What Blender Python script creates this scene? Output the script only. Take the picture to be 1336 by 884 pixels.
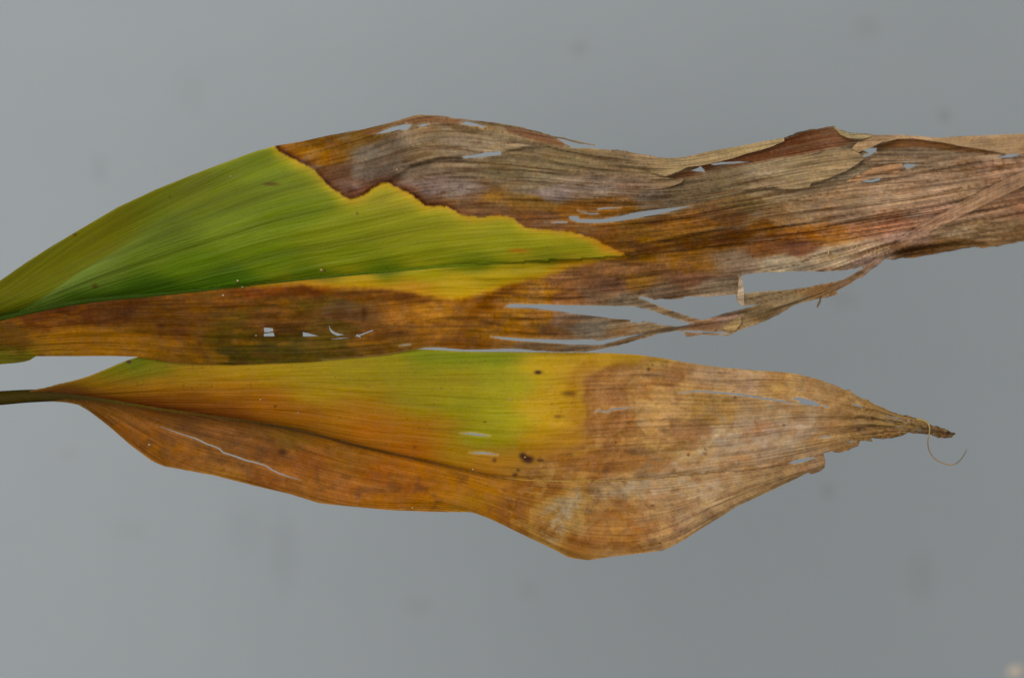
import bpy, math, random
import numpy as np
from mathutils import Vector
from mathutils.geometry import delaunay_2d_cdt

for o in list(bpy.data.objects):
    bpy.data.objects.remove(o)
scene = bpy.context.scene
COL = scene.collection

# ------------------------------------------------------------------ camera
S = 0.0003            # metres per photo pixel in the plane of the leaves
CX, CY = 668.0, 442.0
DIST = 0.95
cam_d = bpy.data.cameras.new('camera')
cam = bpy.data.objects.new('camera', cam_d)
COL.objects.link(cam)
cam.location = (0, -DIST, 0)
cam.rotation_euler = (math.radians(90), 0, 0)
cam_d.sensor_width = 36.0
cam_d.lens = 36.0 * DIST / (1336 * S)
cam_d.clip_start = 0.01
cam_d.clip_end = 100
cam_d.dof.use_dof = True
cam_d.dof.focus_distance = DIST + 0.007
cam_d.dof.aperture_fstop = 6.3
scene.camera = cam

# ------------------------------------------------------------------ light: soft daylight as even ambient and an added area lamp, stronger from the left
world = bpy.data.worlds.new('World')
scene.world = world
world.use_nodes = True
bg = world.node_tree.nodes['Background']
bg.inputs[0].default_value = (0.93, 0.97, 1.0, 1)
bg.inputs[1].default_value = 0.19

def area(name, loc, target, size, power, col):
    d = bpy.data.lights.new(name, 'AREA')
    d.shape = 'RECTANGLE'
    d.size, d.size_y = size
    d.energy = power
    d.color = col
    o = bpy.data.objects.new(name, d)
    COL.objects.link(o)
    o.location = loc
    o.rotation_euler = (Vector(target) - Vector(loc)).to_track_quat('-Z', 'Y').to_euler()
    return o
area('falloff_lamp', (-0.26, -1.00, 0.15), (-0.06, 0.6, -0.06), (0.8, 1.0), 18.6, (1.0, 1.0, 0.985))  # unseen soft lamp added for the falloff towards the right

scene.view_settings.view_transform = 'Standard'
scene.view_settings.look = 'None'
scene.view_settings.exposure = 0.0
scene.view_settings.gamma = 1.0
scene.view_settings.use_curve_mapping = False
scene.render.engine = 'CYCLES'

# ------------------------------------------------------------------ helpers
rng = np.random.default_rng(7)
TAB = rng.random((256, 256))

def vn(x, y, seed=0):
    x = np.asarray(x, float) + seed * 17.31
    y = np.asarray(y, float) + seed * 9.77
    xi = np.floor(x).astype(int); yi = np.floor(y).astype(int)
    fx = x - xi; fy = y - yi
    fx = fx * fx * (3 - 2 * fx); fy = fy * fy * (3 - 2 * fy)
    a = TAB[xi & 255, yi & 255]; b = TAB[(xi + 1) & 255, yi & 255]
    c = TAB[xi & 255, (yi + 1) & 255]; d = TAB[(xi + 1) & 255, (yi + 1) & 255]
    return (a * (1 - fx) + b * fx) * (1 - fy) + (c * (1 - fx) + d * fx) * fy

def fbm(x, y, seed=0, octv=4):
    s = 0; a = 1.0; n = 0
    for i in range(octv):
        s = s + a * (vn(x * 2 ** i, y * 2 ** i, seed + i * 3) - 0.5)
        n += a; a *= 0.55
    return s / n * 2          # about -1..1

def sstep(a, b, x):
    t = np.clip((x - a) / (b - a), 0, 1)
    return t * t * (3 - 2 * t)

def lin(c):
    c = np.asarray(c, float) / 255.0
    return np.where(c <= 0.04045, c / 12.92, ((c + 0.055) / 1.055) ** 2.4)

def curve(pts):
    p = np.array(pts, float)
    xs, ys = p[:, 0], p[:, 1]
    m = np.gradient(ys, xs)
    def f(x):
        x = np.asarray(x, float)
        xc = np.clip(x, xs[0], xs[-1])
        i = np.clip(np.searchsorted(xs, xc) - 1, 0, len(xs) - 2)
        h = xs[i + 1] - xs[i]; t = (xc - xs[i]) / h
        h00 = 2*t**3 - 3*t**2 + 1; h10 = t**3 - 2*t**2 + t
        h01 = -2*t**3 + 3*t**2; h11 = t**3 - t**2
        return h00*ys[i] + h10*h*m[i] + h01*ys[i+1] + h11*h*m[i+1]
    return f

def inside(poly, x, y):
    p = np.array(poly, float)
    r = np.zeros(len(x), bool)
    lo = p.min(0); hi = p.max(0)
    k = np.where((x >= lo[0]) & (x <= hi[0]) & (y >= lo[1]) & (y <= hi[1]))[0]
    if len(k) == 0:
        return r
    xx, yy = x[k], y[k]; c = np.zeros(len(k), bool)
    for (x0, y0), (x1, y1) in zip(p, np.roll(p, -1, 0)):
        if y0 == y1:
            continue
        c ^= ((y0 > yy) != (y1 > yy)) & (xx < (x1 - x0) * (yy - y0) / (y1 - y0) + x0)
    r[k] = c
    return r

def pdist(line, x, y, closed=False):
    p = np.array(line, float)
    q = np.roll(p, -1, 0) if closed else p[1:]
    p = p if closed else p[:-1]
    best = np.full(len(x), 1e9)
    for (x0, y0), (x1, y1) in zip(p, q):
        dx, dy = x1 - x0, y1 - y0
        t = np.clip(((x - x0) * dx + (y - y0) * dy) / (dx * dx + dy * dy + 1e-9), 0, 1)
        best = np.minimum(best, (x - x0 - t * dx) ** 2 + (y - y0 - t * dy) ** 2)
    return np.sqrt(best)

def sdf(poly, x, y):           # positive inside
    d = pdist(poly, x, y, True)
    return np.where(inside(poly, x, y), d, -d)

def densify(poly, step=2.2, rough=None, closed=True, seed=1):
    p = np.array(poly, float); out = []
    n = len(p) if closed else len(p) - 1
    for i in range(n):
        a, b = p[i], p[(i + 1) % len(p)]
        L = np.hypot(*(b - a)); k = max(1, int(round(L / step)))
        for j in range(k):
            out.append(a + (b - a) * j / k)
    out = np.array(out)
    if rough is not None:
        amp = rough(out[:, 0], out[:, 1])
        n1 = fbm(out[:, 0] / 9, out[:, 1] / 5, seed, 3); n2 = fbm(out[:, 0] / 4 + 40, out[:, 1] / 4, seed + 5, 2)
        out[:, 1] += amp * n1 * 1.4
        out[:, 0] += amp * n2 * 1.0
    return out

def smooth_closed(pts, times=1, keep=()):
    p = np.array(pts, float)
    for _ in range(times):
        a = 0.75 * p + 0.25 * np.roll(p, -1, 0); b = 0.25 * p + 0.75 * np.roll(p, -1, 0)
        p = np.stack([a, b], 1).reshape(-1, 2)
    return p

def sliver(path, widths):
    """closed thin outline round a polyline: a tear in the blade"""
    p = np.array(path, float); w = np.array(widths, float)
    d = np.gradient(p, axis=0); d /= np.linalg.norm(d, axis=1)[:, None] + 1e-9
    n = np.stack([-d[:, 1], d[:, 0]], 1)
    return np.concatenate([p + n * w[:, None] / 2, (p - n * w[:, None] / 2)[::-1]])

def at_depth(px, py, h):
    """point of a leaf: photo-plane coordinates and height h towards the viewer, all in photo pixels"""
    k = (DIST - h * S) / DIST
    return np.stack([(px - CX) * S * k, -h * S, (CY - py) * S * k], 1)

def tone(ctrl, f):
    return [(a, b, tuple(np.clip(np.array(c) * np.array(f(a, b)), 0, 255))) for a, b, c in ctrl]

def shep(x, y, ctrl, ax=0.5, eps=7.0, pw=2.0):
    c = np.array([[a, b] for a, b, _ in ctrl], float)
    col = lin(np.array([k for _, _, k in ctrl], float)) ** (1 / 2.2)
    num = np.zeros((len(x), 3)); den = np.zeros(len(x))
    for (cx, cy), k in zip(c, col):
        w = 1.0 / (((x - cx) * ax) ** 2 + (y - cy) ** 2 + eps * eps) ** pw
        num += w[:, None] * k; den += w
    return num / den[:, None]          # gamma-ish space

def mixc(base, col, f):
    c = lin(np.array(col, float)) ** (1 / 2.2)
    return base * (1 - f[:, None]) + c * f[:, None]

GAIN = 0.97            # display value of a white surface facing the light

class Sheet:
    """a thin dried or living leaf sheet: triangulated outline with tears, height field, pigment"""
    def __init__(self, outline, holes, hfun, cfun, ffun, spacing=2.2, thick=0.9):
        self.thick = thick
        rings = [np.array(outline)] + [np.array(h) for h in holes]
        pts = []; edges = []
        for r in rings:
            b = len(pts)
            pts += [tuple(q) for q in r]
            edges += [(b + i, b + (i + 1) % len(r)) for i in range(len(r))]
        lo = rings[0].min(0); hi = rings[0].max(0)
        gx = np.arange(lo[0], hi[0], spacing); gy = np.arange(lo[1], hi[1], spacing * 0.866)
        X, Y = np.meshgrid(gx, gy)
        X = X + (np.arange(len(gy)) % 2)[:, None] * spacing / 2
        X = X.ravel() + rng.uniform(-.3, .3, X.size) * spacing * .5; Y = Y.ravel() + rng.uniform(-.3, .3, Y.size) * spacing * .5
        k = inside(rings[0], X, Y)
        X, Y = X[k], Y[k]
        for r in rings:
            lo = r.min(0) - 3; hi = r.max(0) + 3
            near = np.where((X > lo[0]) & (X < hi[0]) & (Y > lo[1]) & (Y < hi[1]))[0]
            d = pdist(r, X[near], Y[near], True)
            keep = np.ones(len(X), bool); keep[near[d < spacing * 0.55]] = False
            X, Y = X[keep], Y[keep]
        allp = [Vector(q) for q in pts] + [Vector((a, b)) for a, b in zip(X, Y)]
        v, e, f, _, _, _ = delaunay_2d_cdt(allp, edges, [], 0, 1e-4, False)
        V = np.array([(q.x, q.y) for q in v]); F = np.array([t for t in f if len(t) == 3])
        c = V[F].mean(1)
        ok = inside(rings[0], c[:, 0], c[:, 1])
        for r in rings[1:]:
            ok &= ~inside(r, c[:, 0], c[:, 1])
        F = F[ok]
        # consistent winding: towards the viewer
        a, b, d = V[F[:, 0]], V[F[:, 1]], V[F[:, 2]]
        cr = (b[:, 0]-a[:, 0])*(d[:, 1]-a[:, 1]) - (b[:, 1]-a[:, 1])*(d[:, 0]-a[:, 0])
        F = F[np.abs(cr) > 1e-6]; cr = cr[np.abs(cr) > 1e-6]
        F[cr > 0] = F[cr > 0][:, ::-1]
        used = np.unique(F); remap = -np.ones(len(V), int); remap[used] = np.arange(len(used))
        self.V = V[used]; self.F = remap[F]
        x, y = self.V[:, 0], self.V[:, 1]
        self.h = hfun(x, y)
        self.P = at_depth(x, y, self.h)
        P = self.P
        n = np.cross(P[self.F[:, 1]] - P[self.F[:, 0]], P[self.F[:, 2]] - P[self.F[:, 0]])
        N = np.zeros_like(P)
        for i in range(3):
            np.add.at(N, self.F[:, i], n)
        self.N = N / (np.linalg.norm(N, axis=1)[:, None] + 1e-20)
        if self.N[:, 1].mean() > 0:
            self.F = self.F[:, ::-1]; self.N = -self.N
        pig, dry = cfun(x, y)
        self.C = np.concatenate([np.clip(pig, 0.02, 1) ** 2.2 / GAIN, dry[:, None]], 1)
        self.U = ffun(x, y)
        # true border edges
        E = np.concatenate([self.F[:, [0, 1]], self.F[:, [1, 2]], self.F[:, [2, 0]]])
        key = np.sort(E, 1); kk = key[:, 0].astype(np.int64) * (len(self.V) + 1) + key[:, 1]
        u, inv, cnt = np.unique(kk, return_inverse=True, return_counts=True)
        self.border = set(kk[cnt[inv] == 1].tolist())

    def emit(self, name, mat, parent, sel=None):
        F = self.F if sel is None else self.F[sel]
        if len(F) == 0:
            return None
        used = np.unique(F); m = -np.ones(len(self.V), int); m[used] = np.arange(len(used))
        G = m[F]; n = len(used)
        P, N = self.P[used], self.N[used]
        t = self.thick * S
        verts = np.concatenate([P, P - N * t])
        faces = np.concatenate([G, G[:, ::-1] + n])
        E = np.concatenate([F[:, [0, 1]], F[:, [1, 2]], F[:, [2, 0]]])
        kk = np.sort(E, 1); kk = kk[:, 0].astype(np.int64) * (len(self.V) + 1) + kk[:, 1]
        bm = np.array([k in self.border for k in kk.tolist()])
        e = m[E[bm]]
        rim = np.concatenate([np.stack([e[:, 1], e[:, 0], e[:, 0] + n], 1), np.stack([e[:, 1], e[:, 0] + n, e[:, 1] + n], 1)])
        allf = np.concatenate([faces, rim])
        me = bpy.data.meshes.new(name)
        me.vertices.add(len(verts)); me.vertices.foreach_set('co', verts.ravel())
        me.loops.add(allf.size); me.loops.foreach_set('vertex_index', allf.ravel().astype(np.int32))
        me.polygons.add(len(allf))
        me.polygons.foreach_set('loop_start', np.arange(0, allf.size, 3, dtype=np.int32))
        me.polygons.foreach_set('loop_total', np.full(len(allf), 3, dtype=np.int32))
        me.update(calc_edges=True)
        a = me.attributes.new('pigment', 'FLOAT_COLOR', 'POINT')
        c = self.C[used]
        a.data.foreach_set('color', np.concatenate([c, c]).ravel().astype(np.float32))
        a = me.attributes.new('flow', 'FLOAT_VECTOR', 'POINT')
        u = self.U[used]; u = np.concatenate([u, np.zeros((n, 1))], 1)
        a.data.foreach_set('vector', np.concatenate([u, u]).ravel().astype(np.float32))
        me.polygons.foreach_set('use_smooth', np.ones(len(allf), bool))
        me.validate()
        try:
            me.normals_split_custom_set_from_vertices(np.concatenate([N, -N]).tolist())
        except Exception as ex:
            print('normals', ex)
        me.materials.append(mat)
        o = bpy.data.objects.new(name, me); COL.objects.link(o); o.parent = parent
        return o

def rod(name, path, radii, hts, mat, parent, flat=1.0, cols=None, seg=10):
    """tapered rod along a path (photo pixels), for midribs, petioles and fibres"""
    p = np.array(path, float); r = np.array(radii, float); h = np.array(hts, float)
    L = np.concatenate([[0], np.cumsum(np.hypot(*np.diff(p, axis=0).T))])
    n = max(8, int(L[-1] / 5))
    s = np.linspace(0, L[-1], n)
    fx, fy, fr, fh = (curve(list(zip(L, q))) for q in (p[:, 0], p[:, 1], r, h))
    x, y, rr, hh = fx(s), fy(s), np.maximum(fr(s), 0.15), fh(s)
    dx, dy = np.gradient(x), np.gradient(y); l = np.hypot(dx, dy); nx, ny = -dy / l, dx / l
    vs = []
    for k in range(seg):
        a = 2 * math.pi * k / seg
        vs.append(at_depth(x + nx * rr * math.cos(a), y + ny * rr * math.cos(a), hh + rr * flat * math.sin(a)))
    V = np.stack(vs, 1).reshape(-1, 3)
    F = []
    for i in range(n - 1):
        for k in range(seg):
            k2 = (k + 1) % seg
            F.append((i*seg+k, i*seg+k2, (i+1)*seg+k2, (i+1)*seg+k))
    F.append(tuple(range(seg))[::-1]); F.append(tuple((n-1)*seg + k for k in range(seg)))
    me = bpy.data.meshes.new(name); me.from_pydata(V.tolist(), [], F); me.update()
    cp = np.array([lin(np.array(c, float)) for c in (cols or [(120, 90, 50)] * len(p))])
    cc = np.stack([np.interp(s, L, cp[:, i]) for i in range(3)], 1) / GAIN
    C = np.repeat(np.concatenate([cc, np.full((n, 1), .6)], 1), seg, 0)
    U = np.stack([np.repeat(x, seg) / 100, np.tile(np.arange(seg), n) * 1.3, np.zeros(n * seg)], 1)
    me.attributes.new('pigment', 'FLOAT_COLOR', 'POINT').data.foreach_set('color', C.ravel().astype(np.float32))
    me.attributes.new('flow', 'FLOAT_VECTOR', 'POINT').data.foreach_set('vector', U.ravel().astype(np.float32))
    me.polygons.foreach_set('use_smooth', np.ones(len(me.polygons), bool))
    me.materials.append(mat)
    o = bpy.data.objects.new(name, me); COL.objects.link(o); o.parent = parent
    return o

# ------------------------------------------------------------------ materials
def new_mat(name):
    m = bpy.data.materials.new(name); m.use_nodes = True
    nt = m.node_tree; nt.nodes.clear()
    out = nt.nodes.new('ShaderNodeOutputMaterial')
    return m, nt, out

def N(nt, kind, **kw):
    n = nt.nodes.new(kind)
    for k, v in kw.items():
        setattr(n, k, v)
    return n

def math_node(nt, op, a, b=None, c=None):
    n = nt.nodes.new('ShaderNodeMath'); n.operation = op
    for i, v in enumerate((a, b, c)):
        if v is None: continue
        if isinstance(v, (int, float)): n.inputs[i].default_value = v
        else: nt.links.new(v, n.inputs[i])
    return n.outputs[0]

def leaf_material():
    m, nt, out = new_mat('leaf_tissue')
    L = nt.links.new
    pig = N(nt, 'ShaderNodeAttribute', attribute_name='pigment')
    flow = N(nt, 'ShaderNodeAttribute', attribute_name='flow')
    tc = N(nt, 'ShaderNodeTexCoord')
    dry = pig.outputs['Alpha']
    def noise(vec, scale, sc3, detail=3, rough=.55):
        mp = N(nt, 'ShaderNodeMapping'); mp.inputs['Scale'].default_value = sc3
        L(vec, mp.inputs['Vector'])
        n = N(nt, 'ShaderNodeTexNoise'); n.inputs['Scale'].default_value = scale
        n.inputs['Detail'].default_value = detail; n.inputs['Roughness'].default_value = rough
        L(mp.outputs[0], n.inputs['Vector'])
        return n.outputs['Fac']
    fv = flow.outputs['Vector']
    f_fine = noise(fv, 1, (1.2, .22, 1), 3)             # hair-fine parallel veins
    f_mid = noise(fv, 1, (.9, .10, 1), 3)               # broader pleats
    grain = noise(tc.outputs['Object'], 1000, (1, 1, 1), 3, .65)   # cell grain
    cross = noise(fv, 1, (20, .14, 1), 2)               # transverse veinlets in dead tissue
    mott = noise(tc.outputs['Object'], 170, (1, 1, 1), 5, .62)
    speck = noise(tc.outputs['Object'], 620, (1, 1, 1), 2, .5)
    def rng_(v, lo, hi, a, b):
        r = N(nt, 'ShaderNodeMapRange'); r.clamp = True
        for i, q in zip(('From Min', 'From Max', 'To Min', 'To Max'), (lo, hi, a, b)):
            r.inputs[i].default_value = q
        L(v, r.inputs['Value']); return r.outputs[0]
    def scaled(v, amt_live, amt_dead):                 # 1 + (v-.5)*amt
        amt = math_node(nt, 'MULTIPLY_ADD', dry, amt_dead - amt_live, amt_live)
        return math_node(nt, 'MULTIPLY_ADD', math_node(nt, 'SUBTRACT', v, .5), amt, 1.0)
    ph = N(nt, 'ShaderNodeSeparateXYZ'); L(fv, ph.inputs[0])
    wv = noise(fv, 1, (.5, .05, 1), 2)
    ang = math_node(nt, 'MULTIPLY_ADD', ph.outputs[1], 2 * math.pi / 4.7, math_node(nt, 'MULTIPLY', wv, 14.0))
    vein = math_node(nt, 'POWER', math_node(nt, 'MULTIPLY_ADD', math_node(nt, 'SINE', ang), .5, .5), 3.0)
    wide = math_node(nt, 'POWER', math_node(nt, 'MULTIPLY_ADD', math_node(nt, 'SINE', math_node(nt, 'MULTIPLY', ang, .27)), .5, .5), 9.0)
    vmod = noise(fv, 1, (.8, .03, 1), 2)
    vl = math_node(nt, 'MULTIPLY', vein, rng_(vmod, .3, .7, .05, .26))
    vl = math_node(nt, 'MULTIPLY_ADD', wide, .15, vl)
    vl = math_node(nt, 'MULTIPLY', vl, math_node(nt, 'MULTIPLY_ADD', dry, .5, .42))
    k = math_node(nt, 'MULTIPLY', scaled(f_fine, .16, .75), math_node(nt, 'SUBTRACT', 1.06, vl))
    k = math_node(nt, 'MULTIPLY', k, scaled(f_mid, .32, .45))
    k = math_node(nt, 'MULTIPLY', k, scaled(grain, .28, .95))
    k = math_node(nt, 'MULTIPLY', k, scaled(cross, .03, .34))
    k = math_node(nt, 'MULTIPLY', k, scaled(mott, .1, .42))
    sp = rng_(speck, .75, .79, 0, 1)
    sp = math_node(nt, 'MULTIPLY', sp, math_node(nt, 'MULTIPLY_ADD', dry, .35, .35))
    k = math_node(nt, 'MULTIPLY', k, math_node(nt, 'SUBTRACT', 1.0, sp))
    mul = N(nt, 'ShaderNodeMix', data_type='RGBA', blend_type='MULTIPLY'); mul.inputs['Factor'].default_value = 1
    L(pig.outputs['Color'], mul.inputs[6])
    cmb = N(nt, 'ShaderNodeCombineColor')
    for i in range(3): L(k, cmb.inputs[i])
    L(cmb.outputs[0], mul.inputs[7])
    # small hue drift: dead tissue greys and reddens in patches
    hs = N(nt, 'ShaderNodeHueSaturation')
    hue_n = noise(tc.outputs['Object'], 90, (1, 1, 1), 4, .6)
    hd = math_node(nt, 'MULTIPLY', math_node(nt, 'SUBTRACT', hue_n, .5), math_node(nt, 'MULTIPLY_ADD', dry, .02, .004))
    L(math_node(nt, 'ADD', hd, .5), hs.inputs['Hue'])
    sat_n = noise(tc.outputs['Object'], 240, (1, 1, 1), 4, .6)
    L(scaled(sat_n, .05, .28), hs.inputs['Saturation'])
    L(mul.outputs[2], hs.inputs['Color'])
    col = hs.outputs['Color']
    # relief
    hsum = math_node(nt, 'MULTIPLY_ADD', f_fine, .7, math_node(nt, 'MULTIPLY', f_mid, 1.0))
    hsum = math_node(nt, 'MULTIPLY_ADD', vl, -1.1, hsum)
    hsum = math_node(nt, 'MULTIPLY_ADD', math_node(nt, 'MULTIPLY', cross, dry), .5, hsum)
    hsum = math_node(nt, 'MULTIPLY_ADD', grain, .22, hsum)
    bump = N(nt, 'ShaderNodeBump'); bump.inputs['Strength'].default_value = .6; bump.inputs['Distance'].default_value = .0011
    L(hsum, bump.inputs['Height'])
    bsdf = N(nt, 'ShaderNodeBsdfPrincipled')
    L(col, bsdf.inputs['Base Color'])
    L(rng_(dry, 0, 1, .46, .72), bsdf.inputs['Roughness'])
    L(rng_(dry, 0, 1, .05, .03), bsdf.inputs['Specular IOR Level'])
    L(bump.outputs[0], bsdf.inputs['Normal'])
    tr = N(nt, 'ShaderNodeBsdfTranslucent'); L(col, tr.inputs['Color']); L(bump.outputs[0], tr.inputs['Normal'])
    mx = N(nt, 'ShaderNodeMixShader'); mx.inputs[0].default_value = .12
    L(bsdf.outputs[0], mx.inputs[1]); L(tr.outputs[0], mx.inputs[2])
    L(mx.outputs[0], out.inputs['Surface'])
    return m

LEAF = leaf_material()

def plain(name, srgb, rough=.7):
    m, nt, out = new_mat(name)
    b = N(nt, 'ShaderNodeBsdfPrincipled')
    n = N(nt, 'ShaderNodeTexNoise'); n.inputs['Scale'].default_value = 900
    tc = N(nt, 'ShaderNodeTexCoord'); nt.links.new(tc.outputs['Object'], n.inputs['Vector'])
    r = N(nt, 'ShaderNodeValToRGB')
    c = lin(np.array(srgb, float)) / GAIN
    r.color_ramp.elements[0].position = .3; r.color_ramp.elements[1].position = .7
    r.color_ramp.elements[0].color = (*(c * .7), 1); r.color_ramp.elements[1].color = (*np.minimum(c * 1.25, .9), 1)
    nt.links.new(n.outputs['Fac'], r.inputs[0]); nt.links.new(r.outputs[0], b.inputs['Base Color'])
    b.inputs['Roughness'].default_value = rough
    nt.links.new(b.outputs[0], out.inputs['Surface'])
    return m

def wall_material(stains):
    m, nt, out = new_mat('grey_wall_paint')
    L = nt.links.new
    tc = N(nt, 'ShaderNodeTexCoord'); ob = tc.outputs['Object']
    b = N(nt, 'ShaderNodeBsdfPrincipled'); b.inputs['Roughness'].default_value = .8
    b.inputs['Specular IOR Level'].default_value = .2
    n1 = N(nt, 'ShaderNodeTexNoise'); n1.inputs['Scale'].default_value = 22; n1.inputs['Detail'].default_value = 6; L(ob, n1.inputs['Vector'])
    n2 = N(nt, 'ShaderNodeTexNoise'); n2.inputs['Scale'].default_value = 160; n2.inputs['Detail'].default_value = 5; L(ob, n2.inputs['Vector'])
    r = N(nt, 'ShaderNodeValToRGB')
    r.color_ramp.elements[0].position = .25; r.color_ramp.elements[1].position = .75
    r.color_ramp.elements[0].color = (.384, .410, .423, 1); r.color_ramp.elements[1].color = (.400, .425, .438, 1)
    mxn = math_node(nt, 'MULTIPLY_ADD', n2.outputs['Fac'], .4, math_node(nt, 'MULTIPLY', n1.outputs['Fac'], .6))
    L(mxn, r.inputs[0])
    col = r.outputs[0]
    for (x, z, rx, rz, c, s) in stains:              # faint scuffs and smudges on the paint
        mp = N(nt, 'ShaderNodeMapping'); mp.vector_type = 'POINT'
        mp.inputs['Location'].default_value = (-x / rx, 0, -z / rz); mp.inputs['Scale'].default_value = (1 / rx, 0, 1 / rz)
        L(ob, mp.inputs['Vector'])
        ln = N(nt, 'ShaderNodeVectorMath', operation='LENGTH'); L(mp.outputs[0], ln.inputs[0])
        d = math_node(nt, 'MULTIPLY_ADD', math_node(nt, 'SUBTRACT', n2.outputs['Fac'], .5), 1.2, ln.outputs['Value'])
        rg = N(nt, 'ShaderNodeMapRange'); rg.inputs['From Min'].default_value = .4; rg.inputs['From Max'].default_value = 1.1
        rg.inputs['To Min'].default_value = s * .55; rg.inputs['To Max'].default_value = 0; L(d, rg.inputs['Value'])
        mx = N(nt, 'ShaderNodeMix', data_type='RGBA'); L(rg.outputs[0], mx.inputs[0]); L(col, mx.inputs[6])
        mx.inputs[7].default_value = (*c, 1); col = mx.outputs[2]
    L(col, b.inputs['Base Color'])
    bp = N(nt, 'ShaderNodeBump'); bp.inputs['Strength'].default_value = .25; bp.inputs['Distance'].default_value = .0015
    L(n2.outputs['Fac'], bp.inputs['Height']); L(bp.outputs[0], b.inputs['Normal'])
    L(b.outputs[0], out.inputs['Surface'])
    return m

# ------------------------------------------------------------------ wall behind the leaves
WALL_Y = 0.60
kw = (DIST + WALL_Y) / DIST
def wpt(px, py):
    return (px - CX) * S * kw, (CY - py) * S * kw
stains = []
for px, py, rx, rz, c, s in [
    (756, 62, 15, 12, (.30, .28, .24), .55), (1231, 150, 11, 11, (.22, .22, .18), .55), (1130, 35, 22, 18, (.27, .27, .25), .35),
    (1080, 640, 11, 12, (.24, .25, .21), .5), (130, 220, 14, 22, (.28, .30, .31), .45), (370, 720, 22, 60, (.29, .31, .32), .45),
    (320, 690, 30, 40, (.31, .33, .34), .4), (90, 590, 16, 10, (.36, .32, .31), .4), (1100, 390, 26, 14, (.30, .28, .25), .35),
    (545, 790, 22, 14, (.30, .30, .28), .4), (1180, 100, 30, 30, (.41, .42, .42), .3), (1200, 750, 25, 40, (.28, .29, .29), .35),
    (690, 770, 16, 14, (.30, .31, .30), .4), (170, 690, 30, 16, (.31, .33, .33), .35), (250, 120, 26, 30, (.31, .33, .34), .3)]:
    x, z = wpt(px, py)
    stains.append((x, z, rx * S * kw, rz * S * kw, c, s))
me = bpy.data.meshes.new('wall')
W = 2.2
me.from_pydata([(-W, WALL_Y, -W), (W, WALL_Y, -W), (W, WALL_Y, W), (-W, WALL_Y, W),
                (-W, WALL_Y + .12, -W), (W, WALL_Y + .12, -W), (W, WALL_Y + .12, W), (-W, WALL_Y + .12, W)], [],
               [(0, 1, 2, 3), (7, 6, 5, 4), (0, 4, 5, 1), (1, 5, 6, 2), (2, 6, 7, 3), (3, 7, 4, 0)])
wall = bpy.data.objects.new('wall', me); COL.objects.link(wall)
me.materials.append(wall_material(stains))
wall['kind'] = 'structure'
wall['label'] = 'plain matt grey painted wall with faint smudges behind the leaves'

def chip(name, px, py, r, mat, parent):
    """small lumpy fleck of old plaster stuck on the wall"""
    x, z = wpt(px, py); vs = []; fs = []; seg, rings = 14, 5
    for i in range(rings):
        a = i / (rings - 1) * math.pi / 2
        for k in range(seg):
            t = 2 * math.pi * k / seg; rr = r * math.cos(a) * (1 + .18 * math.sin(2 * t + 1) + .08 * math.sin(5 * t)) * S * kw
            vs.append((x + rr * math.cos(t), WALL_Y - math.sin(a) * r * .5 * S, z + rr * math.sin(t)))
    for i in range(rings - 1):
        for k in range(seg):
            k2 = (k + 1) % seg; fs.append((i*seg+k, i*seg+k2, (i+1)*seg+k2, (i+1)*seg+k))
    m = bpy.data.meshes.new(name); m.from_pydata(vs, [], fs); m.materials.append(mat)
    m.polygons.foreach_set('use_smooth', np.ones(len(m.polygons), bool))
    o = bpy.data.objects.new(name, m); COL.objects.link(o); o.parent = parent
    return o
chip('plaster_fleck', 1325, 875, 9.5, plain('tan_plaster', (228, 206, 184), .8), wall)

# ================================================================== LEAF ONE (upper, green and brown)
top1 = [(-200, 441), (-150, 432), (-100, 415), (-50, 392), (0, 366), (33, 343), (69, 320), (102, 300.5), (153, 270.5), (203.6, 247), (254, 226.7), (305, 207.6),
        (330, 198.5), (358, 190.5), (393, 184.7), (432, 176), (470, 169.4), (508, 160.5), (531, 153), (551, 149.6), (574, 151), (607, 156), (635, 159),
        (660, 162), (685, 167), (721, 177), (777, 188.6), (776, 190), (745, 183.5), (723, 178.8), (744, 191.5), (736, 192), (787, 195), (813, 197), (838, 201), (863, 206), (884, 206.5),
        (897, 205), (914, 201), (927, 199), (960, 194), (1000, 186), (1023, 180.5), (1037, 175), (1054, 170.3), (1078, 167), (1086, 165), (1096, 170), (1106, 174), (1138, 176), (1174, 177),
        (1225, 181), (1250, 179.5), (1290, 179), (1336, 176), (1400, 177), (1460, 191), (1530, 222)]
bot1 = [(1530, 226), (1460, 272), (1400, 299), (1336, 314.5), (1296, 322), (1280, 323.5), (1276, 321), (1250, 325), (1202, 334), (1192, 337), (1184, 335), (1154, 339), (1133, 353), (1110, 369.6),
        (1091, 380), (1094, 383), (1075, 388), (1059, 391), (1034, 399), (1021, 406.5), (996, 419), (986, 423), (965, 430.7), (952, 436), (947, 437.5), (918, 436), (914, 436), (905, 438.5), (895, 439), (893, 433.5), (884, 431.5), (858, 435),
        (838, 441.6), (813, 448.5), (787, 455), (762, 458.7), (724, 458.7), (690, 456), (670, 454.5), (640, 455.5), (605, 456), (572, 453), (554, 453.6), (530, 458), (508, 462.5), (457, 467.6), (406, 472),
        (330, 475), (305, 476), (260, 475), (229, 473), (204, 470), (178, 465), (140, 464), (102, 464.5), (47, 464.5), (38, 470), (20, 473.5), (0, 475), (-50, 475), (-100, 472), (-150, 464), (-200, 457)]
def rough1(x, y):
    return .12 + .75 * sstep(420, 560, x) * (y < 420) + 0.6 * sstep(620, 720, x) * (y >= 420)
OUT1 = densify(top1 + bot1, 2.2, rough1)
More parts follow.
